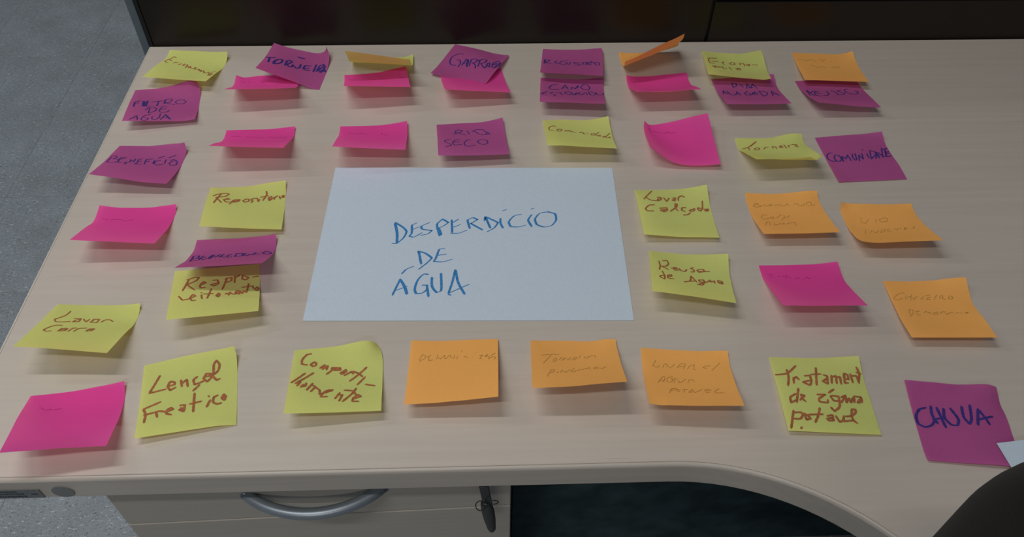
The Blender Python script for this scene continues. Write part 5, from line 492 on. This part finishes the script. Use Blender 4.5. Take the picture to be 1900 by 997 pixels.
bm = bmesh.new()
loft(bm, [offset_ring(0.0034, DZ - 0.020), offset_ring(0.0034, DZ - 0.0004), offset_ring(0.0038, DZ)])
tabletop = link('tabletop', bm, M_TOP, desk)
bm = bmesh.new()
prof = [(0.0033, -0.0014), (0.0031, -0.0003), (0.0026, 0.0), (0.0019, -0.0002), (0.0010, -0.0009), (0.0004, -0.0019), (0.00005, -0.0030), (0.0, -0.0032), (0.0, -0.0036), (0.0, -0.012), (0.0, -TH + 0.0014), (0.0, -TH + 0.001), (0.001, -TH), (0.0012, -TH), (0.03, -TH)]
rings = [offset_ring(i, DZ + z) for i, z in prof]
loft(bm, rings, caps=False)
eb = link('edge_banding', bm, M_EDGE, desk)
for p in eb.data.polygons: p.use_smooth = True
bm = bmesh.new(); loft(bm, [offset_ring(0.004, DZ - TH + 0.0005), offset_ring(0.004, DZ - 0.021)])
link('underside_board', bm, M_FRONT, desk)
link('leg_panel', box(0.012, -0.46, 0.0, 0.037, -0.04, DZ - TH, bev=0.001), M_FRONT, desk)
link('leg_panel', box(1.36, -1.36, 0.0, 1.385, -0.80, DZ - TH, bev=0.001), M_FRONT, desk)
link('leg_panel', box(0.84, -1.38, 0.0, 1.34, -1.355, DZ - TH, bev=0.001), M_FRONT, desk)
link('under_desk_shade_panel', box(0.455, -0.345, 0.004, 1.35, -0.327, DZ - TH, bev=0.001), M_SHADE, desk)  # dark board added to stand in for the deep shade under the desk

# stickers on the front edge of the worktop
lab = empty('asset_label', (0.050, -0.602, DZ - 0.0205))
tag(lab, 'silver inventory label with dark blurred print on the desk front edge', 'label')
link('label_plate', box(-0.028, -0.0005, -0.0068, 0.024, 0.0, 0.0068, bev=0.0003), M_LABEL, lab)
bm = bmesh.new()
for row, (z, hh) in enumerate(((0.0038, 0.0017), (0.0004, 0.0019), (-0.0036, 0.0022))):
    x = -0.026
    while x < (0.010 if row else 0.006):
        w = random.choice((0.0006, 0.0012, 0.0018, 0.0009))
        add_box(bm, x, -0.00062, z - hh / 2, x + w, -0.0005, z + hh / 2)
        x += w + random.choice((0.0005, 0.0008))
add_box(bm, 0.0155, -0.00062, -0.001, 0.0205, -0.0005, 0.0004)
pr = link('label_print', bm, M_LABELINK, lab); tag(pr, kind='stuff')
bm = bmesh.new()
ring = lambda r, y: [Vector((0.0907 + r * math.cos(a), y, DZ - 0.0185 + r * math.sin(a))) for a in [2 * math.pi * q / 36 for q in range(36)]]
loft(bm, [ring(0.0085, -0.6020), ring(0.0085, -0.6024), ring(0.0082, -0.6026)])
o = link('round_sticker', bm, M_DOT); tag(o, 'plain grey round sticker on the desk front edge beside the label', 'sticker')

# ------------------------------------------------------------------ drawer pedestal
YAW = math.radians(1.5)
ped = empty('drawer_pedestal', (0.099, -0.581, 0.0)); ped.rotation_euler = (0, 0, YAW)
tag(ped, 'pale maple drawer pedestal with a bow handle under the left of the desk', 'drawer unit')
PW = 0.3425
link('body', box(0.0, 0.018, 0.05, PW, 0.46, 0.700, bev=0.001), M_FRONT, ped)
zs = [(0.702, 0.6168), (0.6148, 0.43), (0.428, 0.24), (0.238, 0.052)]
def bow(parent, z):
    pts = []
    for q in range(33):
        t = -1 + 2 * q / 32
        pts.append((0.1725 + 0.0585 * t, -0.0005 - 0.0215 * (1 - t * t) ** 0.85 + 0.002, z))
    bm = bmesh.new(); add_tube(bm, pts, 0.0052, 14)
    for x in (0.1140, 0.2310):
        add_tube(bm, [(x, 0.004, z), (x, -0.0015, z)], 0.0050, 14)
    return link('handle', bm, M_METAL, parent, smooth=True)
for i, (zt, zb) in enumerate(zs):
    dr = link('drawer', box(0.0, 0.0, zb, PW, 0.0175, zt, bev=0.0009, seg=2), M_FRONT, ped)
    h = bow(dr, (zt + zb) / 2 if i else 0.6605); h['label'] = 'bowed satin metal handle'
for x in (0.04, 0.30):
    for y in (0.06, 0.42):
        bm = bmesh.new(); add_tube(bm, [(x - 0.01, y, 0.025), (x + 0.01, y, 0.025)], 0.025, 20)
        add_box(bm, x - 0.006, y - 0.01, 0.03, x + 0.006, y + 0.01, 0.052)
        link('caster', bm, M_KEY, ped)
bm = bmesh.new(); add_tube(bm, [(0.318, 0.002, 0.682), (0.318, -0.003, 0.682)], 0.009, 20)
link('lock', bm, M_METAL, ped)
# folding key hanging from the lock
key = empty('folding_key', (0.4185, -0.5975, 0.700))
tag(key, 'small black folding key with a wire ring hanging from the drawer lock', 'key')
bm = bmesh.new(); add_box(bm, -0.0040, -0.0012, -0.031, 0.0040, 0.0012, 0.004, bev=0.0008)
k0 = link('key_head', bm, M_KEY, key)
k0.rotation_euler = (0, math.radians(-5), 0)
bm = bmesh.new()
rg = []
for t, w in ((0, 0.0042), (0.08, 0.0050), (0.3, 0.0056), (0.6, 0.0052), (0.85, 0.0042), (0.97, 0.0036), (1.0, 0.0026)):
    cx = 0.0010 + 0.0045 * t; z = -0.024 - 0.054 * t
    rg.append([Vector((cx + w * math.cos(a), 0.0026 * math.sin(a), z)) for a in [2 * math.pi * q / 16 for q in range(16)]])
loft(bm, rg); kf = link('key_fob', bm, M_KEY, key, smooth=True)
bm = bmesh.new(); add_box(bm, 0.0040, -0.0008, -0.082, 0.0062, 0.0008, -0.076); link('key_tip', bm, M_WIRE, key)
for cx, cz, rr, tl in ((-0.0035, -0.0262, 0.0042, 0.5), (0.0062, -0.0205, 0.0052, -0.3)):
    bm = bmesh.new()
    add_tube(bm, [(cx + rr * math.cos(a), -0.0022 + tl * 0.004 * math.sin(a), cz + rr * 1.15 * math.sin(a)) for a in [2 * math.pi * q / 28 for q in range(28)]], 0.00045, 8, closed=True)
    link('wire_ring', bm, M_WIRE, key, smooth=True)

# ------------------------------------------------------------------ dark divider behind the desk
div = empty('desk_divider', (0.0, 0.014, 0.0))
tag(div, 'dark brown glossy divider screen standing along the back edge of the desk', 'divider')
HT = 1.10
link('screen_panel', box(0.0050, -0.0125, 0.05, 0.7085, 0.012, HT, bev=0.0012), M_DIV, div)
link('screen_panel', box(0.7125, -0.0125, 0.05, 1.40, 0.012, DZ + 0.0535, bev=0.0015), M_DIV, div)
link('screen_panel', box(0.7125, -0.0125, DZ + 0.0560, 1.40, 0.012, HT, bev=0.0012), M_DIV, div)
link('panel_gap_strip', box(0.708, -0.007, 0.05, 0.713, 0.010, HT), M_DIVFRAME, div)
link('panel_gap_strip', box(0.713, -0.007, DZ + 0.050, 1.40, 0.010, DZ + 0.060), M_DIVFRAME, div)
link('frame_edge', box(-0.0005, -0.0135, 0.0, 0.0050, 0.013, HT + 0.004, bev=0.0008), M_DIVFRAME, div)
link('end_cap', box(-0.0115, -0.010, 0.0, -0.0005, 0.030, HT + 0.004, bev=0.001), M_POST, div)
link('top_rail', box(-0.0115, -0.015, HT + 0.001, 1.402, 0.030, HT + 0.022, bev=0.002), M_DIVFRAME, div)

# ------------------------------------------------------------------ sheets of paper
def smooth_poly(pts, step, closed=False):
    # centripetal-ish Catmull-Rom resampling of a 2-D polyline
    if len(pts) < 3:
        a, b = pts[0], pts[-1]
        n = max(2, int(math.hypot(b[0] - a[0], b[1] - a[1]) / step) + 1)
        return [(a[0] + (b[0] - a[0]) * i / n, a[1] + (b[1] - a[1]) * i / n) for i in range(n + 1)]
    out = []
    P = [(2 * pts[0][0] - pts[1][0], 2 * pts[0][1] - pts[1][1])] + pts + [(2 * pts[-1][0] - pts[-2][0], 2 * pts[-1][1] - pts[-2][1])]
    for i in range(1, len(P) - 2):
        p0, p1, p2, p3 = P[i - 1], P[i], P[i + 1], P[i + 2]
        d = math.hypot(p2[0] - p1[0], p2[1] - p1[1])
        n = max(1, int(d / step) + 1)
        def tan(a, b, c):
            d1 = math.hypot(b[0] - a[0], b[1] - a[1]) + 1e-9; d2 = math.hypot(c[0] - b[0], c[1] - b[1]) + 1e-9
            u = ((b[0] - a[0]) / d1, (b[1] - a[1]) / d1); v = ((c[0] - b[0]) / d2, (c[1] - b[1]) / d2)
            k = max(0.0, u[0] * v[0] + u[1] * v[1])      # sharp corners stay sharp
            return ((u[0] + v[0]) / 2 * k, (u[1] + v[1]) / 2 * k)
        t1 = tan(p0, p1, p2); t2 = tan(p1, p2, p3)
        for q in range(n):
            t = q / n
            h1 = 2 * t ** 3 - 3 * t * t + 1; h2 = t ** 3 - 2 * t * t + t; h3 = -2 * t ** 3 + 3 * t * t; h4 = t ** 3 - t * t
            out.append(tuple(h1 * p1[k] + h2 * t1[k] * d + h3 * p2[k] + h4 * t2[k] * d for k in (0, 1)))
    out.append(pts[-1])
    return out

def ribbon(bm, pts, width, place, lo=None, hi=None):
    """flat stroke: pts in sheet millimetres, place(x, y) -> point on the sheet (metres)"""
    n = len(pts); L = []; Rr = []
    cl = (lambda v: v) if lo is None else (lambda v: min(hi, max(lo, v)))
    for i, p in enumerate(pts):
        a = pts[max(i - 1, 0)]; b = pts[min(i + 1, n - 1)]
        dx, dy = b[0] - a[0], b[1] - a[1]; d = math.hypot(dx, dy) + 1e-9
        w = width(dx / d, dy / d) / 2 * (1 + 0.10 * math.sin(i * 1.7 + p[0]))
        if i in (0, n - 1): w *= 0.75
        nx, ny = -dy / d * w, dx / d * w
        L.append(bm.verts.new(place(cl(p[0] + nx), cl(p[1] + ny)))); Rr.append(bm.verts.new(place(cl(p[0] - nx), cl(p[1] - ny))))
    for i in range(n - 1):
        try: bm.faces.new((L[i], L[i + 1], Rr[i + 1], Rr[i]))
        except ValueError: pass
    for e, s in ((0, -1), (n - 1, 1)):
        a = pts[1 if e == 0 else n - 2]; p = pts[e]
        dx, dy = p[0] - a[0], p[1] - a[1]; d = math.hypot(dx, dy) + 1e-9; dx /= d; dy /= d
        w = width(dx, dy) / 2 * 0.75
        tip = [bm.verts.new(place(cl(p[0] + w * (dx * math.cos(t) - dy * math.sin(t))), cl(p[1] + w * (dy * math.cos(t) + dx * math.sin(t))))) for t in (-0.8, 0, 0.8)]
        A, B = (L[e], Rr[e])
        seq = [B] + tip + [A] if e else [A] + tip + [B]
        try: bm.faces.new(seq)
        except ValueError: pass

SX, SY, SA = 0.26286, -0.24130, -0.02286
sheet = link('paper_sheet', box(0, -0.210, 0.0002, 0.297, 0, 0.00045), M_SHEET, loc=(SX, SY, DZ), rotz=SA)
tag(sheet, 'large white sheet in the middle of the desk reading DESPERDÍCIO DE ÁGUA', 'paper sheet')
bm = bmesh.new()
def nib(dx, dy):
    a = math.atan2(dy, dx) - math.radians(22)
    return 0.75 + 1.7 * abs(math.sin(a)) ** 1.5
for si, s in enumerate(PAPER_INK.split(';')):
    hz = 0.00050 + si * 3e-6
    pts = [tuple(float(c) for c in q.split(',')) for q in s.split()]
    ribbon(bm, smooth_poly(pts, 0.9), nib, lambda x, y: Vector((x / 1000, y / 1000, hz)))
link('handwriting', bm, M_INK['marker'], sheet, fix=False)

sheet2 = link('paper_sheet', box(0, -0.210, 0.0, 0.297, 0, 0.00025), M_SHEET, loc=(0.8252, -0.5923, DZ + 0.0044), rotz=0.10)
tag(sheet2, 'white sheet whose corner covers the CHUVA note beside the black chair', 'paper sheet')

# ------------------------------------------------------------------ sticky notes
G = 10
def crw(t):
    return (-.5 * t + t * t - .5 * t ** 3, 1 - 2.5 * t * t + 1.5 * t ** 3, .5 * t + 2 * t * t - 1.5 * t ** 3, -.5 * t * t + .5 * t ** 3)
def make_surface(vals):
    g = [[Vector(vals[(i * G + j) * 3:(i * G + j) * 3 + 3]) for j in range(G)] for i in range(G)]
    g = [[2 * r[0] - r[1]] + r + [2 * r[-1] - r[-2]] for r in g]
    g = [[2 * a - b for a, b in zip(g[0], g[1])]] + g + [[2 * a - b for a, b in zip(g[-1], g[-2])]]
    def S(u, v):
        a = u * (G - 1); b = v * (G - 1); i = min(int(a), G - 2); j = min(int(b), G - 2)
        wu = crw(a - i); wv = crw(b - j)
        p = Vector((0, 0, 0))
        for y in range(4):
            row = g[j + y]
            for x in range(4): p += row[i + x] * (wv[y] * wu[x])
        return p
    return S
INKW = {'brown': 1.35, 'blue': 1.35, 'pencil': 0.42, 'pen': 0.5}
for k in sorted(NOTES):
    colr, inkname, gs, st = NOTES[k]
    label, group, iw = NOTE_INFO[k]
    vals = [int(q) / 10000.0 for q in gs.split()]
    vals = [v + (DZ if i % 3 == 2 else 0) for i, v in enumerate(vals)]
    n = len(vals) // 3
    org = Vector((sum(vals[0:3 * G:3]) / G, sum(vals[1:3 * G:3]) / G, DZ))
    S = make_surface([v - org[i % 3] for i, v in enumerate(vals)])
    NN = 24
    bm = bmesh.new()
    grid = [[bm.verts.new(S(i / NN, j / NN)) for i in range(NN + 1)] for j in range(NN + 1)]
    for row in grid:
        for v in row: v.co.z = max(v.co.z, 0.00022)
    for j in range(NN):
        for i in range(NN):
            bm.faces.new((grid[j][i], grid[j + 1][i], grid[j + 1][i + 1], grid[j][i + 1]))
    note = link('sticky_note', bm, M_NOTE[colr], loc=org, smooth=True, fix=False)
    tag(note, label, 'sticky note')
    note['group'] = group or colr + ' sticky notes on the desk'
    if st.strip():
        def place(x, y):
            u = min(0.998, max(0.002, x / 76)); v = min(0.998, max(0.002, y / 76))
            p = S(u, v); e = 0.01
            du = S(min(u + e, 1), v) - S(max(u - e, 0), v); dv = S(u, min(v + e, 1)) - S(u, max(v - e, 0))
            nrm = dv.cross(du).normalized()
            p.z = max(p.z, 0.00022)
            return p + nrm * hz
        bm = bmesh.new()
        w0 = iw or INKW[inkname]
        if inkname in ('blue',): wf = lambda dx, dy: w0 * (0.7 + 0.45 * abs(math.sin(math.atan2(dy, dx))))
        elif inkname == 'brown': wf = lambda dx, dy: 1.18 * w0 * (0.88 + 0.2 * abs(dy))
        else: wf = lambda dx, dy: w0
        for si, s in enumerate(st.split(';')):
            hz = 0.00018 + si * 4e-6
            pts = [tuple(int(c) * 0.076 for c in q.split(',')) for q in s.split()]
            ribbon(bm, smooth_poly(pts, 0.9), wf, place, 0.3, 75.7)
        link('handwriting', bm, M_INK[inkname], note, fix=False)

# ------------------------------------------------------------------ office chair beside the photographer
chair = empty('office_chair', (CHX, CHY, 0.0)); chair.rotation_euler = (0, 0, CHR)
tag(chair, 'black upholstered office chair with a rounded backrest at the curved desk corner', 'chair')
def padded(w, h, t, rad, n=28, flat=False):
    """rounded slab: width along y, height along z, thickness along x, pillow edges"""
    def outline(ins):
        pts = []
        r = max(0.004, rad - ins)
        for cx, cz, a0 in ((w / 2 - rad, h - rad, 0), (-w / 2 + rad, h - rad, 90), (-w / 2 + rad, rad, 180), (w / 2 - rad, rad, 270)):
            for q in range(n + 1):
                a = math.radians(a0 + 90 * q / n)
                pts.append((cx + r * math.cos(a), cz + r * math.sin(a)))
        return pts
    rings = []
    prof = [(0.034 * (1 - math.sqrt(max(0.0, 1 - s * s))), s) for s in [math.sin(math.pi / 2 * q / 10) for q in range(-10, 11)]]
    for ins, x in prof:
        rings.append([Vector((x * t / 2, y, z)) for y, z in outline(ins)])
    return rings
bm = bmesh.new(); rings = padded(0.44, 0.50, 0.070, CHRAD)
# gentle lumbar curve, then stand it at seat height
R2 = []
for ring_ in rings:
    R2.append([Vector((p.x + 0.10 * (p.z - 0.2) ** 2 * -1.0 + 0.35 * p.y * p.y, p.y, p.z + CHZ)) for p in ring_])
loft(bm, R2)
link('backrest', bm, M_FABRIC, chair, smooth=True)
bm = bmesh.new(); rings = padded(0.46, 0.46, 0.075, 0.09)
loft(bm, [[Vector((p.z + 0.05, p.y, 0.44 + p.x)) for p in ring_] for ring_ in rings])
link('seat', bm, M_FABRIC, chair, smooth=True)
bm = bmesh.new(); add_tube(bm, [(-0.045, 0, CHZ + 0.20), (-0.055, 0, CHZ), (-0.04, 0, 0.42), (0.03, 0, 0.375), (0.25, 0, 0.375)], 0.016, 12)
link('back_support', bm, M_KEY, chair, smooth=True)
bm = bmesh.new(); add_tube(bm, [(0.27, 0, 0.10), (0.27, 0, 0.40)], 0.024, 20)
link('gas_column', bm, M_KEY, chair, smooth=True)
for q in range(5):
    a = 2 * math.pi * q / 5 + 0.3
    dx, dy = math.cos(a), math.sin(a)
    bm = bmesh.new(); add_tube(bm, [(0.27, 0, 0.115), (0.27 + dx * 0.14, dy * 0.14, 0.10), (0.27 + dx * 0.27, dy * 0.27, 0.07)], 0.02, 10, radii=[0.026, 0.021, 0.014])
    lg = link('leg', bm, M_KEY, chair, smooth=True)
    bm = bmesh.new(); c = Vector((0.27 + dx * 0.27, dy * 0.27, 0.028)); s = Vector((-dy, dx, 0))
    add_tube(bm, [c - s * 0.022, c - s * 0.006], 0.028, 20); add_tube(bm, [c + s * 0.006, c + s * 0.022], 0.028, 20); add_tube(bm, [c - s * 0.006, c + s * 0.006], 0.008, 10); add_tube(bm, [c, c + Vector((0, 0, 0.05))], 0.006, 8)
    link('caster', bm, M_KEY, lg)
